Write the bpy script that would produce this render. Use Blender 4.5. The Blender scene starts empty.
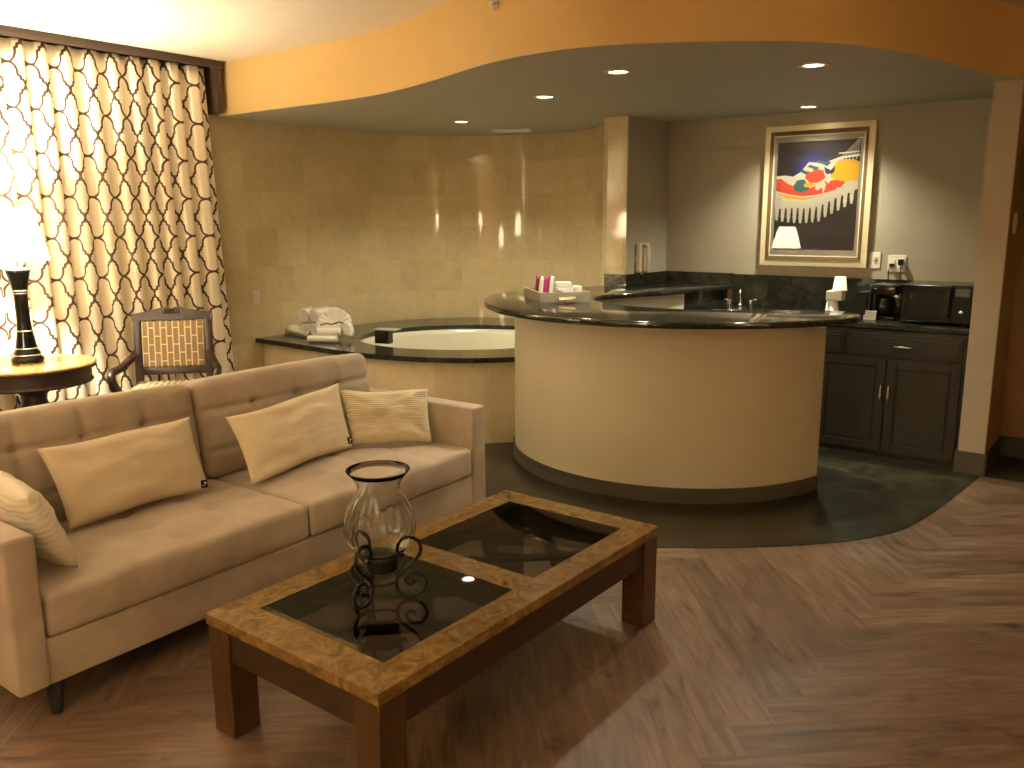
import bpy, bmesh, math, random
from mathutils import Vector, Matrix, noise as mnoise
C = bpy.context.scene.collection
SC = bpy.context.scene
PI = math.pi

# ------------------------------------------------------------------ camera
cam = bpy.data.cameras.new('camera'); camo = bpy.data.objects.new('camera', cam); C.objects.link(camo)
cam.sensor_fit = 'HORIZONTAL'; cam.sensor_width = 36.0; cam.lens = 850.0 / 1024.0 * 36.0
cam.clip_start = 0.05
_p = math.radians(11.0); _r = math.radians(0.25)
_f = Vector((0, math.cos(_p), -math.sin(_p))); _rt = Vector((1, 0, 0)); _up = _rt.cross(_f)
_R = _rt * math.cos(_r) - _up * math.sin(_r); _U = _up * math.cos(_r) + _rt * math.sin(_r)
M3 = Matrix((_R, _U, -_f)).transposed()
camo.matrix_world = Matrix.Translation((0, 0, 1.6)) @ M3.to_4x4()
SC.camera = camo
# ------------------------------------------------------------------ world, exposure
w = bpy.data.worlds.new('world'); SC.world = w; w.use_nodes = True
w.node_tree.nodes['Background'].inputs[0].default_value = (0.9, 0.62, 0.38, 1)
w.node_tree.nodes['Background'].inputs[1].default_value = 0.02
SC.view_settings.view_transform = 'Standard'; SC.view_settings.look = 'None'
SC.view_settings.exposure = 0.45; SC.view_settings.gamma = 1.0
SC.view_settings.use_curve_mapping = False
WARM = (1.0, 0.90, 0.69)
DOWN_C = (1.0, 0.94, 0.70)
DOWN_W = 60.0       # each recessed downlight
LAMP_W = 175.0       # table lamp in view
LAMP2_W = 95.0      # twin lamp by the far arm of the sofa (out of frame)
FILL_LAMP_W = 340.0 # added fill lamps, out of view

# ------------------------------------------------------------------ frames
e1 = Vector((0.6, 0.8, 0)); e2 = Vector((0.8, -0.6, 0))
def E(a, b, z=0.0): return e1 * a + e2 * b + Vector((0, 0, z))
CIN = Vector((1.28, 7.33, 0))                      # inner corner of the kitchenette
def K(u, v, z=0.0): return CIN + e2 * u - e1 * v + Vector((0, 0, z))
HC = 2.76; HS = 2.38
TC = Vector((-0.4, 7.15, 0)); TR = 1.26            # alcove circle
BC = Vector((1.12, 5.72, 0))                       # bar circle

# ------------------------------------------------------------------ node helpers
def newmat(name):
    m = bpy.data.materials.new(name); m.use_nodes = True
    nt = m.node_tree; b = nt.nodes['Principled BSDF']
    return m, nt, b
def N(nt, typ, **kw):
    n = nt.nodes.new(typ)
    for k, v in kw.items():
        if k.startswith('in_'):
            key = k[3:]; key = int(key) if key.isdigit() else key
            n.inputs[key].default_value = v
        else: setattr(n, k, v)
    return n
def L(nt, a, b): nt.links.new(a, b)
def mth(nt, op, a, b=None, c=None):
    n = nt.nodes.new('ShaderNodeMath'); n.operation = op
    for i, x in enumerate((a, b, c)):
        if x is None: continue
        if isinstance(x, (int, float)): n.inputs[i].default_value = x
        else: nt.links.new(x, n.inputs[i])
    return n.outputs[0]
def ramp(nt, fac, stops):
    n = nt.nodes.new('ShaderNodeValToRGB'); cr = n.color_ramp
    while len(cr.elements) < len(stops): cr.elements.new(0.5)
    for e, (p, c) in zip(cr.elements, stops):
        e.position = p; e.color = (*c, 1) if len(c) == 3 else c
    if fac is not None: nt.links.new(fac, n.inputs[0])
    return n.outputs[0]
def mix(nt, fac, a, b, blend='MIX'):
    n = nt.nodes.new('ShaderNodeMix'); n.data_type = 'RGBA'; n.blend_type = blend
    for i, x in ((0, fac), (6, a), (7, b)):
        if isinstance(x, (int, float)): n.inputs[i].default_value = x
        elif isinstance(x, tuple): n.inputs[i].default_value = (*x, 1) if len(x) == 3 else x
        else: nt.links.new(x, n.inputs[i])
    return n.outputs[2]
def bump(nt, b, h, strength=0.3, dist=0.01):
    n = nt.nodes.new('ShaderNodeBump'); n.inputs['Strength'].default_value = strength; n.inputs['Distance'].default_value = dist
    nt.links.new(h, n.inputs['Height']); nt.links.new(n.outputs[0], b.inputs['Normal'])
def setp(b, col=None, rough=None, metal=None, spec=None, **kw):
    if col is not None: b.inputs['Base Color'].default_value = (*col, 1)
    if rough is not None: b.inputs['Roughness'].default_value = rough
    if metal is not None: b.inputs['Metallic'].default_value = metal
    if spec is not None: b.inputs['Specular IOR Level'].default_value = spec
    for k, v in kw.items(): b.inputs[k].default_value = v
def coord(nt, kind='Object', scale=(1, 1, 1), rot=(0, 0, 0)):
    t = nt.nodes.new('ShaderNodeTexCoord'); mp = nt.nodes.new('ShaderNodeMapping')
    mp.inputs['Scale'].default_value = scale; mp.inputs['Rotation'].default_value = rot
    nt.links.new(t.outputs[kind], mp.inputs[0]); return mp.outputs[0]
def noise(nt, vec, scale, detail=4, rough=0.55, dist=0.0):
    n = N(nt, 'ShaderNodeTexNoise'); n.inputs['Scale'].default_value = scale
    n.inputs['Detail'].default_value = detail; n.inputs['Roughness'].default_value = rough
    n.inputs['Distortion'].default_value = dist
    if vec is not None: nt.links.new(vec, n.inputs['Vector'])
    return n.outputs[0]
def plain(name, col, rough=0.5, metal=0.0, var=0.06, vs=6.0, bmp=0.0, bs=200.0, **kw):
    m, nt, b = newmat(name); setp(b, col, rough, metal, **kw)
    v = coord(nt); f = noise(nt, v, vs, 3)
    c = mix(nt, f, tuple(x * (1 - var) for x in col), tuple(min(1, x * (1 + var)) for x in col))
    L(nt, c, b.inputs['Base Color'])
    if bmp: bump(nt, b, noise(nt, v, bs, 2), bmp, 0.002)
    return m

MT = {}
MT['ceiling'] = plain('ceiling_paint', (0.82, 0.72, 0.56), 0.9, bmp=0.1)
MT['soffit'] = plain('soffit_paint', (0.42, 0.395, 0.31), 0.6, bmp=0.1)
MT['orange'] = plain('orange_paint', (0.66, 0.44, 0.165), 0.7, bmp=0.15)
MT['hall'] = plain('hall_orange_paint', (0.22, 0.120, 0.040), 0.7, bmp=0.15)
MT['grey_wall'] = plain('grey_wall_paint', (0.36, 0.32, 0.24), 0.75, bmp=0.15)
MT['pier'] = plain('beige_paint', (0.39, 0.325, 0.235), 0.7, bmp=0.15)
MT['plaster'] = plain('cream_bar_paint', (0.57, 0.515, 0.37), 0.42, var=0.04, vs=3, bmp=0.25, bs=120)
MT['base_dark'] = plain('grey_baseboard', (0.058, 0.050, 0.036), 0.5)
MT['espresso'] = plain('espresso_paint', (0.021, 0.0165, 0.0105), 0.42, spec=0.3)
MT['chrome'] = plain('chrome', (0.8, 0.78, 0.74), 0.15, 1.0)
MT['black_plastic'] = plain('black_plastic', (0.006, 0.006, 0.006), 0.15, spec=0.4)
MT['black_matte'] = plain('black_matte', (0.008, 0.0075, 0.007), 0.5, spec=0.2)
MT['white_plastic'] = plain('white_plastic', (0.72, 0.68, 0.58), 0.4)
MT['white_paper'] = plain('white_paper', (0.78, 0.75, 0.68), 0.7)
MT['ivory'] = plain('ivory_plastic', (0.55, 0.46, 0.32), 0.35)
MT['iron'] = plain('black_iron', (0.018, 0.016, 0.014), 0.45, 0.6)
MT['acrylic'] = plain('cream_acrylic', (0.58, 0.54, 0.42), 0.12, spec=0.6)
MT['tray'] = plain('grey_washed_wood', (0.30, 0.275, 0.205), 0.5, var=0.2, vs=25)
MT['towel'] = plain('white_terry', (0.72, 0.69, 0.62), 0.95, bmp=0.9, bs=110)
MT['maroon'] = plain('maroon_foil', (0.22, 0.02, 0.06), 0.35)
MT['magenta'] = plain('magenta_foil', (0.45, 0.03, 0.20), 0.35)
MT['lightmetal'] = plain('brushed_trim', (0.62, 0.55, 0.42), 0.35, 0.3)
MT['rod'] = plain('dark_brown_trim', (0.06, 0.035, 0.022), 0.5)
MT['mahogany'] = plain('mahogany', (0.022, 0.009, 0.006), 0.38, var=0.3, vs=12)
MT['water'] = plain('grey_insert', (0.3, 0.29, 0.25), 0.3)

def m_floor():
    m, nt, b = newmat('wood_plank_floor')
    at = N(nt, 'ShaderNodeAttribute', attribute_name='tone'); tone = at.outputs['Fac']
    uv = N(nt, 'ShaderNodeUVMap', uv_map='UVMap').outputs[0]
    mp = N(nt, 'ShaderNodeMapping'); mp.inputs['Scale'].default_value = (1.3, 13, 1); L(nt, uv, mp.inputs[0])
    g = noise(nt, mp.outputs[0], 2.6, 6, 0.55, 0.8)
    mp2 = N(nt, 'ShaderNodeMapping'); mp2.inputs['Scale'].default_value = (1.6, 5, 1); L(nt, uv, mp2.inputs[0])
    g2 = noise(nt, mp2.outputs[0], 2.2, 4, 0.6, 1.2)
    c = ramp(nt, g, [(0.22, (0.115, 0.077, 0.052)), (0.45, (0.205, 0.143, 0.10)), (0.62, (0.27, 0.195, 0.14)), (0.85, (0.38, 0.29, 0.215))])
    kn = ramp(nt, g2, [(0.28, (0.30, 0.24, 0.2)), (0.38, (0.80, 0.76, 0.74)), (0.55, (1, 1, 1)), (0.75, (1.18, 1.14, 1.1))])
    c = mix(nt, 0.85, c, kn, 'MULTIPLY')
    tn = ramp(nt, tone, [(0, (0.62, 0.54, 0.47)), (0.5, (0.80, 0.71, 0.62)), (1, (0.98, 0.88, 0.77))])
    c = mix(nt, 1.0, c, tn, 'MULTIPLY')
    L(nt, c, b.inputs['Base Color'])
    rr = ramp(nt, g, [(0.2, (0.30,) * 3), (0.8, (0.46,) * 3)]); L(nt, rr, b.inputs['Roughness'])
    bump(nt, b, g, 0.12, 0.002)
    return m
MT['floor'] = m_floor()

def m_stone(name, base, vein, rough, sc=3.0, speck=0.0, tile=None):
    m, nt, b = newmat(name)
    v = coord(nt)
    n1 = noise(nt, v, sc, 8, 0.65, 1.5); n2 = noise(nt, v, sc * 0.45, 3, 0.5, 0.6)
    c = ramp(nt, n1, [(0.30, tuple(x * 0.45 for x in base)), (0.5, base), (0.66, vein), (0.8, tuple(x * 1.3 for x in vein))])
    c2 = ramp(nt, n2, [(0.3, (0.6, 0.6, 0.6)), (0.7, (1.2, 1.2, 1.2))])
    c = mix(nt, 1.0, c, c2, 'MULTIPLY')
    if speck:
        vo = N(nt, 'ShaderNodeTexVoronoi'); vo.inputs['Scale'].default_value = 170; L(nt, v, vo.inputs['Vector'])
        sp = ramp(nt, vo.outputs['Distance'], [(0.0, (1, 1, 1)), (0.28, (0, 0, 0))])
        c = mix(nt, mth(nt, 'MULTIPLY', sp, speck), c, tuple(min(1, x * 5 + .04) for x in base))
    if tile:
        br = N(nt, 'ShaderNodeTexBrick', offset=0.0); br.inputs['Scale'].default_value = 1.0
        br.inputs['Brick Width'].default_value = tile; br.inputs['Row Height'].default_value = tile
        br.inputs['Mortar Size'].default_value = 0.0025; br.inputs['Color1'].default_value = (0.82, 0.82, 0.82, 1); br.inputs['Color2'].default_value = (1.1, 1.1, 1.1, 1)
        br.inputs['Mortar'].default_value = (0.6, 0.6, 0.6, 1)
        L(nt, coord(nt, 'Object', rot=(0, 0, math.radians(-53.13))), br.inputs['Vector'])
        c = mix(nt, 1.0, c, br.outputs['Color'], 'MULTIPLY')
    L(nt, c, b.inputs['Base Color']); setp(b, None, rough)
    return m
MT['stone'] = m_stone('green_stone_floor', (0.030, 0.027, 0.016), (0.058, 0.052, 0.032), 0.26, 2.6, tile=0.42)
MT['granite'] = m_stone('dark_green_granite', (0.022, 0.022, 0.015), (0.031, 0.031, 0.022), 0.10, 9.0, speck=0.35)
MT['granite'].node_tree.nodes['Principled BSDF'].inputs['Specular IOR Level'].default_value = 0.55
MT['dark_floor'] = m_stone('dark_threshold_stone', (0.012, 0.012, 0.008), (0.02, 0.02, 0.014), 0.45, 5.0)

def m_tile(name, w, h, offset, rough, dark=1.0, cA=(0.47, 0.375, 0.205), cB=(0.64, 0.53, 0.32)):
    m, nt, b = newmat(name)
    uv = N(nt, 'ShaderNodeUVMap', uv_map='UVMap').outputs[0]
    br = N(nt, 'ShaderNodeTexBrick', offset=offset, offset_frequency=2); br.inputs['Scale'].default_value = 1.0
    br.inputs['Brick Width'].default_value = w; br.inputs['Row Height'].default_value = h
    br.inputs['Mortar Size'].default_value = 0.0012; br.inputs['Bias'].default_value = 0.0
    br.inputs['Color1'].default_value = (0, 0, 0, 1); br.inputs['Color2'].default_value = (1, 1, 1, 1); br.inputs['Mortar'].default_value = (0.35, 0.35, 0.35, 1)
    L(nt, uv, br.inputs['Vector'])
    off = mix(nt, 1.0, uv, br.outputs['Color'], 'ADD')
    n1 = noise(nt, off, 4.0, 7, 0.6, 0.8)
    n2 = noise(nt, off, 14.0, 4, 0.6, 0.5)
    f = mth(nt, 'ADD', mth(nt, 'ADD', mth(nt, 'MULTIPLY', br.outputs['Color'], 0.30), 0.04), mth(nt, 'MULTIPLY', n1, 0.5))
    c = ramp(nt, f, [(0.15, cA), (0.75, cB)])
    c = mix(nt, 1.0, c, ramp(nt, n2, [(0.3, (0.93, 0.92, 0.90)), (0.6, (1.02, 1.02, 1.02))]), 'MULTIPLY')
    c = mix(nt, mth(nt, 'MULTIPLY', br.outputs['Fac'], 0.6), c, tuple(x * 0.85 for x in cA))
    L(nt, c, b.inputs['Base Color']); setp(b, None, rough)
    bump(nt, b, mth(nt, 'SUBTRACT', 1.0, br.outputs['Fac']), 0.15, 0.001)
    return m
MT['tile'] = m_tile('polished_marble_tile', 0.305, 0.305, 0.5, 0.07)
MT['tub_tile'] = m_tile('tub_front_tile', 0.20, 0.9, 0.0, 0.14, cA=(0.56, 0.46, 0.28), cB=(0.76, 0.66, 0.45))

def m_fabric(name, c1, c2, sheen=0.4, sc=5.0, rib=None, bstr=0.25):
    m, nt, b = newmat(name); setp(b, c1, 0.9, 0)
    b.inputs['Sheen Weight'].default_value = sheen; b.inputs['Sheen Roughness'].default_value = 0.5
    b.inputs['Sheen Tint'].default_value = (1.0, 0.86, 0.68, 1)
    v = coord(nt); n1 = noise(nt, v, sc, 5, 0.6, 0.6)
    c = ramp(nt, n1, [(0.35, c1), (0.65, c2)]); L(nt, c, b.inputs['Base Color'])
    if rib:
        uv = N(nt, 'ShaderNodeUVMap', uv_map='UVMap').outputs[0]
        wv = N(nt, 'ShaderNodeTexWave', wave_type='BANDS', bands_direction='Y'); wv.inputs['Scale'].default_value = rib[0]
        wv.inputs['Distortion'].default_value = rib[1]; wv.inputs['Detail Scale'].default_value = 1.5
        L(nt, uv, wv.inputs['Vector']); bump(nt, b, wv.outputs['Fac'], 0.6, 0.003)
        c = mix(nt, mth(nt, 'MULTIPLY', wv.outputs['Fac'], 0.25), c, tuple(x * 0.8 for x in c1)); L(nt, c, b.inputs['Base Color'])
    else:
        bump(nt, b, noise(nt, v, 350, 2), bstr, 0.0015)
    return m
MT['velvet'] = m_fabric('taupe_velvet', (0.36, 0.29, 0.215), (0.47, 0.385, 0.295), 0.35, 4.0)
MT['piping'] = m_fabric('sofa_piping', (0.50, 0.40, 0.28), (0.55, 0.44, 0.31), 0.2)
MT['pillow'] = m_fabric('cream_cotton', (0.70, 0.585, 0.40), (0.75, 0.63, 0.44), 0.15)
MT['pillow_rib'] = m_fabric('ribbed_cream', (0.68, 0.585, 0.41), (0.72, 0.62, 0.45), 0.15, rib=(26.0, 0.15))
MT['pillow_wave'] = m_fabric('rippled_cream', (0.78, 0.70, 0.56), (0.82, 0.74, 0.60), 0.15, rib=(14.0, 2.5))

def m_burl(name, cols, rough=0.22, sc=10.0):
    m, nt, b = newmat(name); v = coord(nt)
    n1 = noise(nt, v, sc, 7, 0.65, 1.6); c = ramp(nt, n1, cols)
    L(nt, c, b.inputs['Base Color']); setp(b, None, rough); bump(nt, b, n1, 0.06, 0.002); return m
MT['burl'] = m_burl('burl_veneer', [(0.25, (0.060, 0.030, 0.010)), (0.46, (0.165, 0.092, 0.025)), (0.60, (0.235, 0.140, 0.040)), (0.78, (0.33, 0.205, 0.068))], 0.2, 14)
MT['burl_light'] = m_burl('pale_burl', [(0.3, (0.22, 0.11, 0.035)), (0.6, (0.48, 0.29, 0.11))], 0.18, 12)
def m_wood(name, cols, rough=0.35, scale=(2, 2, 18)):
    m, nt, b = newmat(name); v = coord(nt, scale=scale); n1 = noise(nt, v, 3.0, 6, 0.6, 1.0)
    L(nt, ramp(nt, n1, cols), b.inputs['Base Color']); setp(b, None, rough); return m
MT['leg_wood'] = m_wood('stained_oak', [(0.3, (0.030, 0.012, 0.004)), (0.6, (0.078, 0.036, 0.012)), (0.85, (0.125, 0.060, 0.022))], 0.32, (18, 18, 2))
MT['rail_wood_shaded'] = m_wood('stained_oak_shaded', [(0.3, (0.018, 0.009, 0.004)), (0.6, (0.045, 0.022, 0.009)), (0.85, (0.075, 0.040, 0.017))], 0.32, (3, 3, 20))  # same oak as the legs, with the shading on the rails painted in

def m_glass(name, col, rough=0.0, ior=1.45, trans=1.0):
    m, nt, b = newmat(name); setp(b, col, rough); b.inputs['IOR'].default_value = ior
    b.inputs['Transmission Weight'].default_value = trans; return m
MT['glass'] = m_glass('clear_glass', (0.97, 1.0, 0.98), 0.0, 1.36)
MT['smoke_glass'] = m_glass('smoked_glass', (0.32, 0.30, 0.26), 0.005, 1.5)

def m_curtain():
    m, nt, b = newmat('trellis_curtain')
    uv = N(nt, 'ShaderNodeUVMap', uv_map='UVMap').outputs[0]
    sx = N(nt, 'ShaderNodeSeparateXYZ'); L(nt, uv, sx.inputs[0])
    W, H = 0.195, 0.27
    def fold(v, P): # metres from the centre of the cell
        t = mth(nt, 'DIVIDE', v, P); f = mth(nt, 'FRACT', mth(nt, 'ADD', t, 0.5))
        return mth(nt, 'MULTIPLY', mth(nt, 'ABSOLUTE', mth(nt, 'SUBTRACT', f, 0.5)), P)
    x = fold(sx.outputs[0], W); y = fold(sx.outputs[1], H)
    # quarter outline: arc at the top, near-vertical flank, two small steps, point at the side
    r = 0.060; cy = H / 2 - r
    d = mth(nt, 'ABSOLUTE', mth(nt, 'SUBTRACT', mth(nt, 'SQRT', mth(nt, 'ADD', mth(nt, 'POWER', x, 2.0), mth(nt, 'POWER', mth(nt, 'SUBTRACT', y, cy), 2.0))), r))
    above = mth(nt, 'LESS_THAN', y, cy - 0.004)
    d = mth(nt, 'ADD', d, above)
    pts = [(0.060, cy), (0.061, 0.056), (0.073, 0.049), (0.075, 0.032), (0.088, 0.027), (W / 2, 0.001)]
    for (x0, y0), (x1, y1) in zip(pts, pts[1:]):
        dx, dy = x1 - x0, y1 - y0; ll = dx * dx + dy * dy
        px = mth(nt, 'SUBTRACT', x, x0); py = mth(nt, 'SUBTRACT', y, y0)
        t = mth(nt, 'ADD', mth(nt, 'MULTIPLY', px, dx / ll), mth(nt, 'MULTIPLY', py, dy / ll))
        cl = N(nt, 'ShaderNodeClamp'); L(nt, t, cl.inputs[0]); t = cl.outputs[0]
        qx = mth(nt, 'SUBTRACT', px, mth(nt, 'MULTIPLY', t, dx)); qy = mth(nt, 'SUBTRACT', py, mth(nt, 'MULTIPLY', t, dy))
        dd = mth(nt, 'SQRT', mth(nt, 'ADD', mth(nt, 'POWER', mth(nt, 'ABSOLUTE', qx), 2.0), mth(nt, 'POWER', mth(nt, 'ABSOLUTE', qy), 2.0)))
        d = mth(nt, 'MINIMUM', d, dd)
    f = ramp(nt, mth(nt, 'MULTIPLY', d, 100), [(0.70, (0, 0, 0)), (0.86, (1, 1, 1))])
    c = mix(nt, f, (0.060, 0.030, 0.016), (0.86, 0.76, 0.58))
    L(nt, c, b.inputs['Base Color']); setp(b, None, 0.75)
    bump(nt, b, noise(nt, uv, 400, 2), 0.15, 0.001)
    return m
MT['curtain'] = m_curtain()

def m_chair_fabric():
    m, nt, b = newmat('key_pattern_fabric')
    uv = N(nt, 'ShaderNodeUVMap', uv_map='UVMap').outputs[0]
    sx = N(nt, 'ShaderNodeSeparateXYZ'); L(nt, uv, sx.inputs[0])
    # interlocking upright bars: staggered brick outlines
    br = N(nt, 'ShaderNodeTexBrick', offset=0.5, offset_frequency=2); br.inputs['Scale'].default_value = 1.0
    br.inputs['Brick Width'].default_value = 0.115; br.inputs['Row Height'].default_value = 0.040; br.inputs['Mortar Size'].default_value = 0.0042
    cb = N(nt, 'ShaderNodeCombineXYZ'); L(nt, sx.outputs[1], cb.inputs[0]); L(nt, sx.outputs[0], cb.inputs[1]); L(nt, cb.outputs[0], br.inputs['Vector'])
    c = mix(nt, br.outputs['Fac'], (0.26, 0.18, 0.10), (0.80, 0.66, 0.38))
    L(nt, c, b.inputs['Base Color']); setp(b, None, 0.8); return m
MT['chair_fabric'] = m_chair_fabric()

def m_shade():
    m, nt, b = newmat('lamp_shade_cloth')
    nt.nodes.remove(b); out = nt.nodes['Material Output']
    tr = N(nt, 'ShaderNodeBsdfTranslucent'); tr.inputs[0].default_value = (0.95, 0.85, 0.68, 1)
    df = N(nt, 'ShaderNodeBsdfDiffuse'); df.inputs[0].default_value = (0.9, 0.85, 0.74, 1)
    ms = N(nt, 'ShaderNodeMixShader'); ms.inputs[0].default_value = 0.6
    L(nt, df.outputs[0], ms.inputs[1]); L(nt, tr.outputs[0], ms.inputs[2])
    em = N(nt, 'ShaderNodeEmission'); em.inputs[0].default_value = (1.0, 0.88, 0.68, 1); em.inputs[1].default_value = 5.0
    ad = N(nt, 'ShaderNodeAddShader'); L(nt, ms.outputs[0], ad.inputs[0]); L(nt, em.outputs[0], ad.inputs[1])
    L(nt, ad.outputs[0], out.inputs[0]); return m
MT['shade'] = m_shade()
def m_emit(name, col, s):
    m, nt, b = newmat(name); setp(b, (0, 0, 0), 0.5); b.inputs['Emission Color'].default_value = (*col, 1); b.inputs['Emission Strength'].default_value = s; return m
MT['bulb'] = m_emit('lit_bulb', (1.0, 0.82, 0.55), 14.0)

# ------------------------------------------------------------------ mesh helpers
def obj(name, bm, mat, parent=None, smooth=False, loc=None, rotz=None, auto=None):
    me = bpy.data.meshes.new(name); bmesh.ops.recalc_face_normals(bm, faces=bm.faces); bm.to_mesh(me); bm.free()
    o = bpy.data.objects.new(name, me); C.objects.link(o)
    mats = mat if isinstance(mat, (list, tuple)) else [mat]
    for mm in mats: me.materials.append(MT[mm] if isinstance(mm, str) else mm)
    if smooth:
        for p in me.polygons: p.use_smooth = True
    if auto:
        for p in me.polygons: p.use_smooth = True
        me.set_sharp_from_angle(angle=math.radians(auto))
    if parent: o.parent = parent
    if loc is not None: o.location = loc
    if rotz is not None: o.rotation_euler[2] = rotz
    return o
def tag(o, label, cat, group=None):
    o['label'] = label; o['category'] = cat
    if group: o['group'] = group
    return o
def thing(name, label, cat, loc=(0, 0, 0), rotz=0.0, group=None):
    o = bpy.data.objects.new(name, None); o.empty_display_size = 0.1; C.objects.link(o)
    o.location = loc; o.rotation_euler[2] = rotz
    return tag(o, label, cat, group)
def struct(name, bm, mat, smooth=False, auto=None):
    o = obj(name, bm, mat, None, smooth, auto=auto); o['kind'] = 'structure'; return o
def B(): return bmesh.new()
def add_box(bm, c, s, mat=Matrix(), bev=0.0, seg=2):
    t = bmesh.new(); bmesh.ops.create_cube(t, size=1.0)
    bmesh.ops.scale(t, vec=s, verts=t.verts)
    if bev: bmesh.ops.bevel(t, geom=t.edges[:], offset=bev, segments=seg, profile=0.5, affect='EDGES')
    bmesh.ops.translate(t, vec=c, verts=t.verts); t.transform(mat)
    me = bpy.data.meshes.new('t'); t.to_mesh(me); t.free(); bm.from_mesh(me); bpy.data.meshes.remove(me); return bm
def box(c, s, bev=0.0, seg=2, mat=Matrix()): return add_box(B(), c, s, mat, bev, seg)
def add_prism(bm, pts, z0, z1, bev=0.0):
    t = bmesh.new()
    vs = [t.verts.new((p[0], p[1], z0)) for p in pts]; f = t.faces.new(vs)
    r = bmesh.ops.extrude_face_region(t, geom=[f]); bmesh.ops.translate(t, vec=(0, 0, z1 - z0), verts=[v for v in r['geom'] if isinstance(v, bmesh.types.BMVert)])
    bmesh.ops.recalc_face_normals(t, faces=t.faces)
    if bev:
        ed = [e for e in t.edges if abs(e.verts[0].co.z - e.verts[1].co.z) < 1e-6]
        bmesh.ops.bevel(t, geom=ed, offset=bev, segments=3, profile=0.5, affect='EDGES')
    me = bpy.data.meshes.new('t'); t.to_mesh(me); t.free(); bm.from_mesh(me); bpy.data.meshes.remove(me); return bm
def prism(pts, z0, z1, bev=0.0): return add_prism(B(), pts, z0, z1, bev)
def add_lathe(bm, prof, seg=40, c=(0, 0, 0), rib=None, close=True):
    rings = []
    for (r, z) in prof:
        if r < 1e-6: rings.append([bm.verts.new((c[0], c[1], c[2] + z))]); continue
        ring = []
        for i in range(seg):
            a = 2 * PI * i / seg; rr = r
            if rib: rr = r * (1 + rib(a, z))
            ring.append(bm.verts.new((c[0] + rr * math.cos(a), c[1] + rr * math.sin(a), c[2] + z)))
        rings.append(ring)
    for A, Bq in zip(rings, rings[1:]):
        for i in range(seg):
            j = (i + 1) % seg
            if len(A) == 1 and len(Bq) == 1: continue
            if len(A) == 1: bm.faces.new((A[0], Bq[i], Bq[j]))
            elif len(Bq) == 1: bm.faces.new((A[i], A[j], Bq[0]))
            else: bm.faces.new((A[i], A[j], Bq[j], Bq[i]))
    if close:
        for R in (rings[0], rings[-1]):
            if len(R) > 2: bm.faces.new(R)
    return bm
def lathe(prof, seg=40, c=(0, 0, 0), **k): return add_lathe(B(), prof, seg, c, **k)
def add_tube(bm, pts, r, seg=8, cap=True, rz=None):
    pts = [Vector(p) for p in pts]; n = len(pts); rings = []
    rad = r if isinstance(r, (list, tuple)) else [r] * n
    t0 = (pts[1] - pts[0]).normalized(); up = Vector((0, 0, 1)) if abs(t0.z) < 0.9 else Vector((1, 0, 0))
    nx = t0.cross(up).normalized()
    for i, p in enumerate(pts):
        t = (pts[min(i + 1, n - 1)] - pts[max(i - 1, 0)]).normalized()
        nx = (nx - t * nx.dot(t)).normalized(); ny = t.cross(nx)
        rings.append([bm.verts.new(p + (nx * math.cos(2 * PI * k / seg) + ny * math.sin(2 * PI * k / seg)) * rad[i]) for k in range(seg)])
    for A, Bq in zip(rings, rings[1:]):
        for k in range(seg): bm.faces.new((A[k], A[(k + 1) % seg], Bq[(k + 1) % seg], Bq[k]))
    if cap: bm.faces.new(rings[0]); bm.faces.new(rings[-1])
    return bm
def tube(pts, r, seg=8, **k): return add_tube(B(), pts, r, seg, **k)
def arc(c, r, a0, a1, n):
    return [Vector((c[0] + r * math.cos(math.radians(a0 + (a1 - a0) * i / n)), c[1] + r * math.sin(math.radians(a0 + (a1 - a0) * i / n)), 0)) for i in range(n + 1)]
def catmull(P, n=10):
    P = [Vector(p) if len(p) == 3 else Vector((p[0], p[1], 0)) for p in P]; out = []
    Q = [P[0] * 2 - P[1]] + P + [P[-1] * 2 - P[-2]]
    for i in range(1, len(Q) - 2):
        p0, p1, p2, p3 = Q[i - 1:i + 3]
        for k in range(n):
            t = k / n
            out.append(0.5 * ((2 * p1) + (p2 - p0) * t + (2 * p0 - 5 * p1 + 4 * p2 - p3) * t * t + (3 * p1 - p0 - 3 * p2 + p3) * t ** 3))
    out.append(P[-1]); return out
def offset_path(P, d):  # shift a plan path to its left by d
    out = []
    for i, p in enumerate(P):
        t = (P[min(i + 1, len(P) - 1)] - P[max(i - 1, 0)]); t.z = 0; t.normalize()
        out.append(p + Vector((-t.y, t.x, 0)) * d)
    return out
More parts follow.
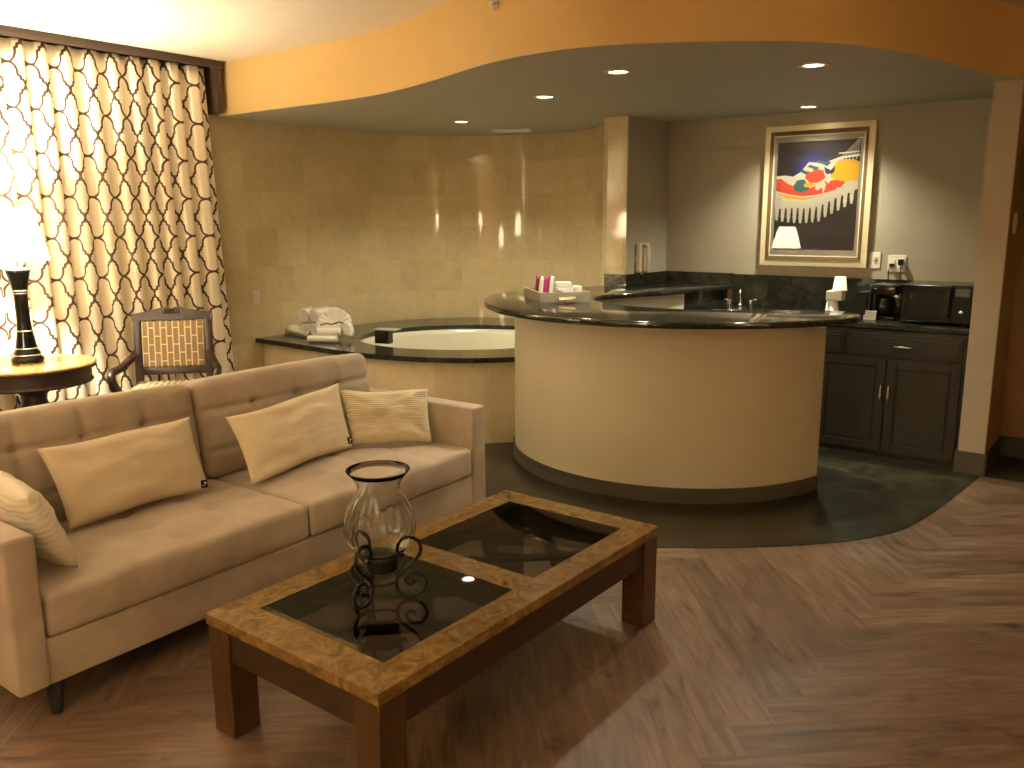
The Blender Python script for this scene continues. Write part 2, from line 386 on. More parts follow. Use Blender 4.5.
def strip(path, z0, z1, th, uv=True, closed_ends=True):
    """upright wall along a plan path, thickness th to the left, UV = (arc length, z)"""
    bm = B(); back = offset_path(path, th); s = 0.0; S = [0.0]
    for a, b in zip(path, path[1:]): s += (b - a).length; S.append(s)
    ul = bm.loops.layers.uv.new('UVMap')
    F0 = [bm.verts.new((p.x, p.y, z0)) for p in path]; F1 = [bm.verts.new((p.x, p.y, z1)) for p in path]
    G0 = [bm.verts.new((p.x, p.y, z0)) for p in back]; G1 = [bm.verts.new((p.x, p.y, z1)) for p in back]
    def face(vs, uvs):
        f = bm.faces.new(vs)
        for l, q in zip(f.loops, uvs): l[ul].uv = q
    n = len(path)
    for i in range(n - 1):
        face((F0[i], F0[i + 1], F1[i + 1], F1[i]), [(S[i], z0), (S[i + 1], z0), (S[i + 1], z1), (S[i], z1)])
        face((G0[i + 1], G0[i], G1[i], G1[i + 1]), [(S[i + 1], z0), (S[i], z0), (S[i], z1), (S[i + 1], z1)])
        face((F1[i], F1[i + 1], G1[i + 1], G1[i]), [(S[i], 0), (S[i + 1], 0), (S[i + 1], th), (S[i], th)])
        face((F0[i + 1], F0[i], G0[i], G0[i + 1]), [(S[i + 1], 0), (S[i], 0), (S[i], th), (S[i + 1], th)])
    face((F0[0], F1[0], G1[0], G0[0]), [(0, z0), (0, z1), (th, z1), (th, z0)])
    face((F1[-1], F0[-1], G0[-1], G1[-1]), [(0, z1), (0, z0), (th, z0), (th, z1)])
    return bm
def rbox(size, r, res=(10, 10, 6), fn=None):
    """rounded upholstered block centred on the origin; fn(p, n) -> displaced p"""
    hx, hy, hz = (s / 2 for s in size); h = (hx, hy, hz); bm = B()
    def axis(hh, n):
        rr = min(r, hh); k = [-hh, -hh + rr * .3, -hh + rr * .65]
        inner = [-hh + rr + (2 * hh - 2 * rr) * i / n for i in range(n + 1)]
        return k + inner + [-q for q in reversed(k)]
    ax = [axis(h[i], res[i]) for i in range(3)]
    def m(q):
        inn = Vector([max(-h[i] + r, min(h[i] - r, q[i])) if h[i] > r else 0 for i in range(3)])
        d = Vector(q) - inn
        nrm = d.normalized() if d.length > 1e-9 else Vector((0, 0, 1))
        p = inn + nrm * r
        return fn(p, nrm) if fn else p
    for a in range(3):
        b_, c_ = [(1, 2), (2, 0), (0, 1)][a]
        for sgn in (-1, 1):
            grid = []
            for u in ax[b_]:
                row = []
                for v in ax[c_]:
                    q = [0, 0, 0]; q[a] = sgn * h[a]; q[b_] = u; q[c_] = v
                    row.append(bm.verts.new(m(q)))
                grid.append(row)
            for i in range(len(grid) - 1):
                for j in range(len(grid[0]) - 1):
                    vs = (grid[i][j], grid[i + 1][j], grid[i + 1][j + 1], grid[i][j + 1])
                    bm.faces.new(vs if sgn > 0 else vs[::-1])
    bmesh.ops.remove_doubles(bm, verts=bm.verts, dist=1e-5)
    return bm

# ================================================================== SETTING
RA0, RB0, RB1 = -3.2, -5.87, 4.2      # room limits in the e1/e2 frame
# --- herringbone wood floor: one mesh, plank by plank with UVs and a tone value
def herringbone():
    Lp, Wp, n = 1.216, 0.152, 8
    ang = math.radians(4.0); ux = Vector((math.cos(ang), math.sin(ang), 0)); uy = Vector((-math.sin(ang), math.cos(ang), 0))
    org = Vector((1.13, 2.80, 0))
    bm = B(); ul = bm.loops.layers.uv.new('UVMap'); tl = bm.faces.layers.float.new('tone'); rnd = random.Random(5)
    g = 0.0007
    def quad(x0, y0, x1, y1, horiz):
        cpt = org + ux * ((x0 + x1) / 2) + uy * ((y0 + y1) / 2)
        a, b = cpt.dot(e1), cpt.dot(e2)
        if a < RA0 - 1 or b < RB0 - 1 or b > RB1 + 1 or a > 9.2: return
        f = bm.faces.new([bm.verts.new(org + ux * x + uy * y) for x, y in ((x0 + g, y0 + g), (x1 - g, y0 + g), (x1 - g, y1 - g), (x0 + g, y1 - g))])
        f[tl] = rnd.random(); o = rnd.uniform(0, 60); o2 = rnd.uniform(0, 60)
        w_, h_ = x1 - x0, y1 - y0
        q = [(0, 0), (w_, 0), (w_, h_), (0, h_)] if horiz else [(0, 0), (0, w_), (h_, w_), (h_, 0)]
        for l, (s, t) in zip(f.loops, q): l[ul].uv = (o + s, o2 + t)
    for i in range(-70, 70):
        for j in range(-70, 70):
            d = (i - j) % (2 * n)
            if d == 0: quad(i * Wp, j * Wp, i * Wp + Lp, j * Wp + Wp, True)
            if d == 2 * n - 1: quad(i * Wp, j * Wp, i * Wp + Wp, j * Wp + Lp, False)
    # dark joint bed under the planks
    me_f = bmesh.ops.create_grid(bm, x_segments=1, y_segments=1, size=11)
    for v in me_f['verts']: v.co = v.co + Vector((0, 3, -0.002))
    return bm
fl = struct('floor', herringbone(), 'floor')

fascia_pts = [(-2.232, 6.775), (-1.60, 6.28), (-1.12, 5.91), (-0.76, 5.55), (-0.44, 5.09), (-0.21, 4.71), (-0.05, 4.48), (0.14, 4.29), (0.32, 4.17), (0.50, 4.10), (0.85, 4.04), (1.21, 4.04), (1.46, 4.09), (1.66, 4.17), (1.89, 4.32), (2.12, 4.50), (2.37, 4.71), (2.62, 4.94), (2.955, 5.14)]
fascia = catmull(fascia_pts, 6)
floor_edge = catmull([(-2.24, 6.79), (-1.56, 6.25), (-1.1, 5.9), (-0.76, 5.55), (-0.44, 5.09), (-0.2, 4.72), (-0.08, 4.50), (0.03, 4.33), (0.2, 4.12), (0.45, 4.0), (0.9, 3.96), (1.33, 3.98), (1.7, 4.05), (2.0, 4.18), (2.28, 4.42), (2.62, 4.78), (2.86, 5.04), (2.97, 5.16)], 8)
stone = [(p.x, p.y) for p in floor_edge] + [(4.2, 6.2), (2.6, 8.0), (0.4, 9.2), (-2.2, 9.0), (-3.1, 7.4)]
struct('trim_1', prism(stone, 0.0005, 0.004), 'stone')['label'] = 'green stone floor around the bar'
# dark stone recess floor at the right
Pe = E(5.882, -0.719)
P1 = E(5.882, -0.869)
q = [E(5.87, -0.719), E(5.87, 3.0), E(6.47, 3.0), E(6.47, -0.719)]
struct('trim_2', prism([(p.x, p.y) for p in q], 0.0005, 0.005), 'dark_floor')
# ceilings
q = [E(RA0, RB0 - .1), E(RA0, RB1), E(6.6, RB1), E(7.4, RB0 - .1)]
struct('ceiling', prism([(p.x, p.y) for p in q], HC, HC + 0.05), 'ceiling')
sof = [(p.x, p.y) for p in fascia] + [tuple(E(6.0, -0.76)[:2]), tuple(E(6.75, -0.76)[:2]), tuple(E(6.75, -3.6)[:2]), (0.9, 8.6), (-0.8, 8.7), (-2.0, 8.2), (-2.5, 7.0)]
struct('ceiling_soffit', prism(sof, HS - 0.003, HS), 'soffit')
struct('wall_fascia', strip(fascia, HS, HC, 0.08), 'orange', auto=40)
# left wall (curtain wall, tiled) running into the curved alcove
lw = [E(RA0, RB0), E(2.0, RB0), E(5.0, RB0)] + arc(TC, TR, 143.13, -6, 60)
struct('wall_left', strip(lw, 0, HC, 0.1), 'tile', auto=30)
# pier between alcove and kitchenette
C0 = K(0, 0.62); Cm = C0 - e2 * 0.18
pier = [Cm, C0, K(0, -0.05), K(-0.18, -0.05)]
bmp = strip([Cm - e2 * 0.0005, C0 + e2 * 0.0], 0, HS, 0.02); struct('wall_pier_front', bmp, 'tile')
struct('wall_pier_side', strip([C0 + e1 * 0.021 - e2 * 0.001, K(0.045, 0.0), K(0.05, -0.03)], 0, HS, 0.1), 'grey_wall')
struct('wall_pier_return', strip([Cm + e1 * 0.20 + e2 * 0.02, Cm + e2 * 0.001], 0, HS, -0.04), 'tile')
struct('wall_back', strip([K(-0.1, 0), K(2.6, 0)], 0, HS, 0.1), 'grey_wall')
# partition on the right
bm = B(); q = [P1, Pe, E(6.75, -0.719), E(6.75, -0.869)]
bm = prism([(p.x, p.y) for p in q], 0, HC); struct('wall_partition', bm, 'pier')
bm = prism([(p.x, p.y) for p in [E(5.95, -0.876), E(5.95, -0.8685), E(6.64, -0.8685), E(6.64, -0.876)]], 0, HS); struct('wall_kitchen_side', bm, 'grey_wall')
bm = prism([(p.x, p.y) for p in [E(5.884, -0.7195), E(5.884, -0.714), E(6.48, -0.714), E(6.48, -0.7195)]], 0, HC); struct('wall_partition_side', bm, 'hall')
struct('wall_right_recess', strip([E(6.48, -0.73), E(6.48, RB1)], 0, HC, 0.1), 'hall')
struct('wall_right', strip([E(6.6, RB1), E(RA0, RB1)], 0, HC, 0.1), 'orange')
struct('wall_behind', strip([E(RA0, RB1), E(RA0, RB0)], 0, HC, 0.1), 'orange')
# baseboards
def base(name, pts, h, th, mat='base_dark'):
    b_ = strip(pts, 0, h, th); o = struct(name, b_, mat); return o
base('baseboard_partition', [E(5.99, -0.882), E(5.868, -0.882), E(5.868, -0.714)], 0.142, 0.012)
base('baseboard_recess', [E(5.870, -0.7015), E(6.46, -0.7), E(6.46, RB1)], 0.142, 0.012, 'dark_floor')
# --- bar wall (curved) and its base
bar_path = arc(BC, 1.10, -51, -224, 66)
struct('wall_bar', strip(bar_path, 0, 1.033, -0.13), 'plaster', auto=40)
struct('baseboard_bar', strip(arc(BC, 1.112, -51, -224, 66), 0.0045, 0.092, -0.011), 'base_dark', auto=40)
led = catmull([(0.56, 5.80), (0.66, 6.0), (0.93, 6.20), (1.26, 6.42), (1.52, 6.66), (1.80, 6.925)], 8)
ledw = [p for p in offset_path(led, 0.05)]
struct('wall_ledge', strip(ledw[:28], 0, 1.033, 0.06), 'plaster', auto=40)
struct('wall_ledge_stone', strip(ledw[27:], 0, 1.033, 0.06), 'granite', auto=40)

# ================================================================== BAR TOP
def fillet_tip(a, c, b, n=6):  # quadratic corner
    a, b, c = Vector((*a, 0)), Vector((*b, 0)), Vector((*c, 0))
    return [(a * (1 - t) ** 2 + c * 2 * t * (1 - t) + b * t * t) for t in [i / n for i in range(n + 1)]]
outer = arc(BC, 1.371, -58, -192, 66)
for p in outer:
    fx = max(0.0, (BC.x - p.x) / 1.371)
    p.x += 0.065 * fx ** 5
outer += catmull([tuple(outer[-1][:2]), (-0.06, 6.27), (0.12, 6.44), (0.35, 6.56), (0.55, 6.72), (0.72, 6.90)], 6)[1:]
inner = catmull([(1.80, 6.925), (1.52, 6.66), (1.26, 6.42), (0.93, 6.20), (0.66, 6.00), (0.565, 5.80), (0.56, 5.58), (0.63, 5.38), (0.76, 5.20), (0.98, 5.05), (1.25, 4.975), (1.55, 4.95), (1.80, 4.935)], 8)
tip = fillet_tip(tuple(inner[-1][:2]), (1.965, 4.90), (1.945, 4.74), 5)[1:] + fillet_tip((1.945, 4.74), (1.93, 4.62), tuple(outer[0][:2]), 5)[1:-1]
top = outer + [Cm, C0, K(0, 0.001), K(0.66, 0.001)] + inner[1:] + tip
bm = prism([(p.x, p.y) for p in top], 1.034, 1.071, 0.012)
bt = obj('bar_counter', bm, 'granite', auto=50); tag(bt, 'dark green granite bar top with a rounded end, on the curved cream bar', 'counter')
# backsplash of the raised ledge
def add_strip_box(bm, a, b, z0, z1, th):
    d = (b - a).normalized(); n = Vector((-d.y, d.x, 0)) * th
    return add_prism(bm, [(a.x, a.y), (b.x, b.y), ((b + n).x, (b + n).y), ((a + n).x, (a + n).y)], z0, z1)
bm = B()
add_strip_box(bm, Cm - e1 * .002, C0 - e1 * .002 + e2 * .02, 1.072, 1.16, -0.02)
add_strip_box(bm, C0 + e2 * .003 - e1 * .02, K(0.049, 0.0), 1.072, 1.16, -0.02)
add_strip_box(bm, K(0.07, 0.001), K(0.66, 0.001), 1.072, 1.16, -0.02)
tag(obj('ledge_backsplash', bm, 'granite'), 'low dark granite backsplash behind the raised ledge below the wall phone', 'backsplash')
bm = B()
add_strip_box(bm, K(0.6605, 0.001), K(2.495, 0.001), 0.908, 1.155, -0.02)
add_strip_box(bm, K(2.475, 0.022), K(2.475, 0.63), 0.908, 1.155, 0.0) if False else None
tag(obj('counter_backsplash', bm, 'granite'), 'tall dark granite backsplash behind the sink, coffee maker and microwave', 'backsplash')
# low kitchen counter with sink cut-out
q = [K(0.60, 0.003), K(2.497, 0.003), K(2.497, 0.668), K(0.95, 0.668), K(0.72, 0.45)]
bm = prism([(p.x, p.y) for p in q], 0.868, 0.906, 0.008)
kc = obj('kitchen_counter', bm, 'granite', auto=50); tag(kc, 'dark granite kitchenette worktop carrying the microwave', 'worktop')
bm = lathe([(0.14, 0.0), (0.155, 0.0), (0.155, 0.006), (0.14, 0.006)], 32, K(0.74, 0.34, 0.906)); 
sk = obj('bar_sink', bm, 'chrome', smooth=True); tag(sk, 'round steel bar sink rim in the worktop below the faucet', 'sink')

# base cabinets
def cab_front(bm, w_, h_, t, fr=0.055):
    """recessed-panel door, local x width, z height, front at y=0 facing -y"""
    add_box(bm, (0, t * .75, 0), (w_, t * .5, h_))
    for sx in (-1, 1): add_box(bm, (sx * (w_ / 2 - fr / 2), t * .25, 0), (fr, t * .5, h_), bev=0.002, seg=1)
    for sz in (-1, 1): add_box(bm, (0, t * .25, sz * (h_ / 2 - fr / 2)), (w_ - 2 * fr, t * .5, fr), bev=0.002, seg=1)
    add_box(bm, (0, t * .42, 0), (w_ - 2 * fr - .02, t * .2, h_ - 2 * fr - .02), bev=0.003, seg=1)
    return bm
def pull(vertical, ln=0.12):
    P = [(-ln / 2, 0, 0), (-ln / 2 + .006, -0.022, 0), (-ln / 4, -0.028, 0), (0, -0.024, 0), (ln / 4, -0.028, 0), (ln / 2 - .006, -0.022, 0), (ln / 2, 0, 0)]
    if vertical: P = [(0, y, x) for x, y, z in P]
    P = catmull(P, 4); n = len(P)
    return tube(P, [0.0048 + 0.004 * math.exp(-((i / (n - 1) - .5) / .12) ** 2) for i in range(n)], 8)
ang_k = math.atan2(e2.y, e2.x)
def cabinet(u0, u1, label, drawers, doors, handles=True):
    t = thing('base_cabinet', label, 'cabinet', K((u0 + u1) / 2, 0.645), ang_k)
    w_ = u1 - u0
    b_ = box((0, 0.305, 0.4335), (w_, 0.59, 0.855)); 
    add_box(b_, (0, -0.0, 0.4335), (w_, 0.018, 0.855))
    obj('body', b_, 'espresso', t)
    for (a, b2) in drawers:
        dw = b2 - a; m_ = B(); add_box(m_, (0, 0.006, 0), (dw - .012, 0.018, 0.15), bev=0.004); add_box(m_, (0, -0.003, 0), (dw - .05, 0.010, 0.112), bev=0.004)
        d = obj('drawer', m_, 'espresso', t, loc=((a + b2) / 2 - (u0 + u1) / 2, -0.018, 0.762))
        if handles and dw > .3: h = obj('handle', pull(False), 'chrome', d, smooth=True, loc=(0, -0.008, 0))
    for (a, b2, side) in doors:
        dw = b2 - a
        d = obj('door', cab_front(B(), dw - .008, 0.63, 0.022), 'espresso', t, loc=((a + b2) / 2 - (u0 + u1) / 2, -0.03, 0.355))
        if handles: obj('handle', pull(True), 'chrome', d, smooth=True, loc=(side * (dw / 2 - 0.022), 0.0, 0.085))
    return t
cabinet(1.56, 2.495, 'espresso base cabinet with two doors under the microwave', [(1.565, 1.745), (1.76, 2.475)], [(1.58, 2.024, 1), (2.029, 2.475, -1)])
cabinet(0.74, 1.555, 'espresso sink cabinet behind the curved bar', [(0.75, 1.545)], [(0.75, 1.145, 1), (1.15, 1.545, -1)], False)

# ================================================================== TUB
deck_front = catmull([(-2.195, 7.02), (-1.87, 6.77), (-1.61, 6.55), (-1.33, 6.31), (-1.07, 6.13), (-0.71, 5.96), (-0.34, 5.89), (-0.10, 5.905), (0.06, 5.94)], 8)
deck_back = arc(TC, TR - 0.012, -6, 143.13, 40)
TI = Vector((-0.38, 7.03, 0)); tubx, tuby = 0.89, 0.76
bm = B(); outl = deck_front + [Vector((0.12, 6.28, 0)), Vector((0.36, 6.56, 0)), Vector((0.66, 6.84, 0))] + deck_back
# deck slab with an elliptical hole
def slab_with_hole(outline, hc, rx, ry, z0, z1, nh=64):
    bm = B()
    pol = [(p.x, p.y) for p in outline]
    def hit(ang):
        dx, dy = math.cos(ang), math.sin(ang); best = None
        for (x0, y0), (x1, y1) in zip(pol, pol[1:] + pol[:1]):
            ex_, ey_ = x1 - x0, y1 - y0; den = dx * ey_ - dy * ex_
            if abs(den) < 1e-9: continue
            t = ((x0 - hc.x) * ey_ - (y0 - hc.y) * ex_) / den; s = ((x0 - hc.x) * dy - (y0 - hc.y) * dx) / den
            if t > 0 and -1e-6 <= s <= 1 + 1e-6 and (best is None or t > best): best = t
        return Vector((hc.x + dx * best, hc.y + dy * best, 0))
    angs = sorted(set([2 * PI * i / nh for i in range(nh)] + [math.atan2(y - hc.y, x - hc.x) % (2 * PI) for x, y in pol]))
    A, Bq, A0, B0 = [], [], [], []
    for g in angs:
        o = hit(g); 
        h_ = 1 / math.sqrt((math.cos(g) / rx) ** 2 + (math.sin(g) / ry) ** 2); i_ = Vector((hc.x + h_ * math.cos(g), hc.y + h_ * math.sin(g), 0))
        A.append(bm.verts.new((o.x, o.y, z1))); Bq.append(bm.verts.new((i_.x, i_.y, z1)))
        A0.append(bm.verts.new((o.x, o.y, z0))); B0.append(bm.verts.new((i_.x, i_.y, z0)))
    n = len(angs)
    for i in range(n):
        j = (i + 1) % n
        bm.faces.new((A[i], A[j], Bq[j], Bq[i])); bm.faces.new((A0[j], A0[i], B0[i], B0[j]))
        bm.faces.new((A0[i], A0[j], A[j], A[i])); bm.faces.new((B0[j], B0[i], Bq[i], Bq[j]))
    bmesh.ops.remove_doubles(bm, verts=bm.verts, dist=1e-5)
    return bm
hot = thing('hot_tub', 'round cream soaking tub set in a dark granite deck in the tiled alcove', 'tub', (0, 0, 0))
obj('deck', slab_with_hole(outl, TI, tubx, tuby, 0.605, 0.642), 'granite', hot, auto=40)
panel = offset_path(deck_front, 0.07)
panel[0] = Vector((-2.19, 7.10, 0))
o = obj('front_panel', strip(panel, 0.004, 0.605, 0.05), 'tub_tile', hot, auto=40); o['label'] = 'cream tiled front panel'
bm = B(); prof = [(1.03, 0.604), (0.99, 0.6035), (0.965, 0.590), (0.95, 0.56), (0.90, 0.35), (0.82, 0.16), (0.70, 0.12), (0.0, 0.12)]
rings = []
for k, z in prof:
    if k == 0: rings.append([bm.verts.new((TI.x, TI.y, z))]); continue
    rings.append([bm.verts.new((TI.x + tubx * k * math.cos(2 * PI * i / 64), TI.y + tuby * k * math.sin(2 * PI * i / 64), z)) for i in range(64)])
for A, Bq in zip(rings, rings[1:]):
    for i in range(64):
        j = (i + 1) % 64
        if len(Bq) == 1: bm.faces.new((A[i], A[j], Bq[0]))
        else: bm.faces.new((A[i], A[j], Bq[j], Bq[i]))
obj('basin', bm, 'acrylic', hot, smooth=True)['label'] = 'glossy cream basin'
# black control / spout block on the tub edge
sp = thing('tub_spout', 'black box spout with a flat grey lid at the left end of the tub', 'spout', (-1.015, 6.63, 0.6435), math.radians(-20))
obj('body', box((0.01, 0, 0.052), (0.125, 0.07, 0.104), 0.003), 'black_plastic', sp)
obj('lid', box((0.03, 0.02, 0.108), (0.20, 0.12, 0.008), 0.002), 'water', sp)['label'] = 'flat grey lid'

# ================================================================== DOWNLIGHTS, VENT
def downlight(x, y, label):
    t = thing('downlight', label, 'ceiling light', (x, y, HS - 0.003), group='recessed downlights in the lowered ceiling')
    obj('trim_ring', lathe([(0.052, -0.003), (0.056, -0.007), (0.075, -0.005), (0.078, 0.0), (0.052, 0.0)], 32, close=False), 'lightmetal', t, smooth=True)
    obj('lens', lathe([(0.0, -0.002), (0.052, -0.002), (0.052, -0.0005), (0, -0.0005)], 32), 'bulb', t)
    li = bpy.data.lights.new('downlight_beam', 'SPOT'); li.energy = DOWN_W; li.color = DOWN_C; li.spot_size = math.radians(125); li.spot_blend = 0.8; li.shadow_soft_size = 0.05
    lo = bpy.data.objects.new('downlight_beam', li); C.objects.link(lo); lo.parent = t; lo.location = (0, 0, -0.02)
    return t, li
for x, y, lab, k in [(0.58, 4.82, 'recessed downlight above the front of the bar, second from the right of the front row', 1.0),
                  (1.57, 4.64, 'recessed downlight above the right end of the bar, nearest the orange fascia', 1.0),
                  (0.22, 5.76, 'recessed downlight above the left end of the bar', 1.0),
                  (2.12, 6.32, 'recessed downlight just above the framed picture', 2.3),
                  (-0.40, 7.17, 'bright recessed downlight above the tub beside the ceiling vent', 1.5)]:
    t, li = downlight(x, y, lab); li.energy *= k
vt = thing('ceiling_vent', 'small white rectangular vent on the ceiling above the tub', 'vent', (0.01, 7.85, HS - 0.003), math.radians(-10))
obj('frame', box((0, 0, -0.008), (0.34, 0.17, 0.016), 0.004), 'white_plastic', vt)
for i in range(5): obj('slat', box((0, -0.05 + 0.025 * i, -0.018), (0.29, 0.012, 0.004)), 'white_plastic', vt)

# ================================================================== CURTAIN
def curtain():
    bm = B(); ul = bm.loops.layers.uv.new('UVMap'); rnd = random.Random(3)
    a0, a1, P = 1.85, 3.92, 0.152; n = 380; zs = [0.012 + (2.70 - 0.012) * i / 26 for i in range(27)]
    rows = []
    for z in zs:
        f = (z / 2.70); prev = None; s = 0; row = []
        for i in range(n + 1):
            a = a0 + (a1 - a0) * i / n
            flare = 1 + 0.05 * (1 - f); aa = a0 + (a - a0) * flare
            ph = 2 * PI * (a - a0) / P + 0.5 * math.sin(a * 7.3) + (1 - f) * 0.5 * math.sin(a * 3.1 + 1)
            amp = 0.026 * (1 + 0.35 * math.sin(a * 5.2 + 2) * (1 - f * .6))
            off = amp * math.cos(ph) + 0.006 * math.sin(2 * ph + a * 3)
            p = E(aa + 0.010 * math.sin(2 * ph), RB0 + 0.10 + off, z)
            if prev is not None: s += math.hypot(p.x - prev.x, p.y - prev.y)
            prev = p; row.append((bm.verts.new(p), s))
        rows.append(row)
    for r0, r1, z0, z1 in zip(rows, rows[1:], zs, zs[1:]):
        for i in range(n):
            fc = bm.faces.new((r0[i][0], r0[i + 1][0], r1[i + 1][0], r1[i][0]))
            # same cloth coordinate at every height: take it from the top row
            for l, q in zip(fc.loops, ((rows[-1][i][1], z0), (rows[-1][i + 1][1], z0), (rows[-1][i + 1][1], z1), (rows[-1][i][1], z1))): l[ul].uv = q
    o = obj('curtain', bm, 'curtain', smooth=True)
    m_ = o.modifiers.new('thick', 'SOLIDIFY'); m_.thickness = 0.003
    return o
tag(curtain(), 'floor length cream curtain with brown trellis pattern hanging behind the lamp', 'curtain')
vl = thing('curtain_valance', 'dark brown curtain track board along the ceiling above the trellis curtain', 'curtain track', (0, 0, 0))
bm = B(); add_strip_box(bm, E(1.7, RB0 + .002), E(4.03, RB0 + .002), 2.715, HC - 0.002, -0.16)
add_strip_box(bm, E(1.7, RB0 + .16), E(4.03, RB0 + .16), 2.70, 2.725, -0.012)
obj('track', bm, 'rod', vl)
bm = B(); add_strip_box(bm, E(3.985, RB0 + .002), E(4.03, RB0 + .002), 2.385, 2.715, -0.15); obj('side_board', bm, 'rod', vl)

# ================================================================== LAMP (table lamp builder)
def lamp(name, label, loc, h, sr0, sr1, sh, watts, cat='lamp'):
    t = thing(name, label, cat, loc)
    k = h / 0.60
    prof = [(0.0, 0), (0.088, 0), (0.092, 0.012), (0.088, 0.03), (0.076, 0.036), (0.074, 0.062), (0.066, 0.068), (0.058, 0.10), (0.046, 0.17), (0.039, 0.25), (0.038, 0.40), (0.046, 0.46), (0.064, 0.535), (0.068, 0.552), (0.055, 0.56), (0.02, 0.57), (0.0, 0.57)]
    obj('base', lathe([(r, z * k) for r, z in prof], 32), 'black_plastic', t, smooth=True)
    for z, r in ((0.045, .078), (0.085, .064), (0.19, .0455), (0.415, .0405), (0.43, .043)):
        obj('ring', lathe([(r, z * k - .004), (r + .003, z * k), (r, z * k + .004), (r - .006, z * k)], 32, close=False), 'chrome', t, smooth=True)
    z0 = h + 0.01
    obj('stem', tube([(0, 0, h * .94), (0, 0, z0 + sh * .9)], 0.006), 'chrome', t)
    pr = [(sr0, z0), (sr0 * .80 + sr1 * .20, z0 + sh * .28), (sr0 * .42 + sr1 * .58, z0 + sh * .68), (sr1, z0 + sh)]
    bm = lathe(pr, 48, close=False); so = obj('lamp_shade', bm, 'shade', t, smooth=True); so['label'] = 'glowing white cloth shade'
    obj('bulb', lathe([(0, z0 + .06), (.02, z0 + .07), (.03, z0 + .11), (.02, z0 + .145), (0, z0 + .155)], 16), 'bulb', t, smooth=True)
    li = bpy.data.lights.new('lamp_light', 'POINT'); li.energy = watts; li.color = WARM; li.shadow_soft_size = 0.035
    lo = bpy.data.objects.new('lamp_light', li); C.objects.link(lo); lo.parent = t; lo.location = (0, 0, z0 + sh * .80)
    return t
TBL = Vector((-2.90, 5.05, 0))
lamp('table_lamp', 'black column table lamp with silver rings and lit white shade on the round table', (-2.935, 5.09, 0.762), 0.60, 0.178, 0.092, 0.30, LAMP_W)

# round table
rt = thing('round_table', 'round dark mahogany table with pale burl top beside the curtain', 'table', TBL)
obj('tabletop', lathe([(0, 0.738), (0.35, 0.738), (0.36, 0.744), (0.362, 0.752), (0.355, 0.760), (0, 0.761)], 64), 'burl_light', rt, auto=30)['label'] = 'pale burl wood top'
obj('apron', lathe([(0, .635), (0.330, 0.635), (0.338, 0.645), (0.328, 0.658), (0.328, 0.720), (0.357, 0.728), (0.359, 0.738), (0, 0.738)], 64), 'mahogany', rt, auto=30)
obj('pedestal', lathe([(0, 0.10), (0.10, 0.10), (0.11, 0.14), (0.07, 0.20), (0.055, 0.28), (0.085, 0.38), (0.10, 0.45), (0.07, 0.53), (0.075, 0.57), (0.11, 0.60), (0.14, 0.635), (0, 0.635)], 32), 'mahogany', rt, smooth=True)
for i in range(4):
    a = i * PI / 2 + 0.4; P = [(0.06 * math.cos(a), 0.06 * math.sin(a), 0.14), (0.17 * math.cos(a), 0.17 * math.sin(a), 0.13), (0.25 * math.cos(a), 0.25 * math.sin(a), 0.06), (0.31 * math.cos(a), 0.31 * math.sin(a), 0.022)]
    P = catmull(P, 5); obj('leg', tube(P, [0.036 - 0.016 * j / (len(P) - 1) for j in range(len(P))], 10), 'mahogany', rt, smooth=True)

# twin lamp on an end table past the left arm of the sofa (outside the frame; it lights the left wall and shows in the picture glass)
et = thing('end_table', 'square dark end table past the left arm of the sofa, outside the frame', 'table', (-2.83, 3.325, 0))
obj('tabletop', box((0, 0, 0.545), (0.5, 0.5, 0.03), 0.004), 'mahogany', et)
for sx in (-1, 1):
    for sy in (-1, 1): obj('leg', box((sx * .21, sy * .21, 0.265), (0.05, 0.05, 0.53)), 'mahogany', et)
lamp('table_lamp', 'black column table lamp with lit white shade on the square end table', (-2.83, 3.325, 0.561), 0.60, 0.20, 0.11, 0.30, LAMP2_W)

# unseen floor lamps, added to fill the room with light
def fill_lamp(loc, label, k=1.0):
    t = thing('fill_lamp', label, 'lamp', loc)
    obj('base', lathe([(0, 0), (0.15, 0), (0.15, 0.02), (0.02, 0.035), (0, 0.035)], 32), 'black_matte', t, smooth=True)
    obj('pole', tube([(0, 0, 0.03), (0, 0, 1.55)], 0.012), 'black_matte', t)
    obj('lamp_shade', lathe([(0.22, 1.42), (0.15, 1.72)], 40, close=False), 'shade', t, smooth=True)
    li = bpy.data.lights.new('lamp_light', 'POINT'); li.energy = FILL_LAMP_W * k; li.color = (1.0, 0.86, 0.64); li.shadow_soft_size = 0.06
    lo = bpy.data.objects.new('lamp_light', li); C.objects.link(lo); lo.parent = t; lo.location = (0, 0, 1.60)
fill_lamp(E(-1.9, -1.2), 'added fill lamp with white shade, unseen behind the viewpoint')
fill_lamp(E(1.2, 3.6), 'added fill lamp with white shade by the right wall, outside the frame', 0.22)

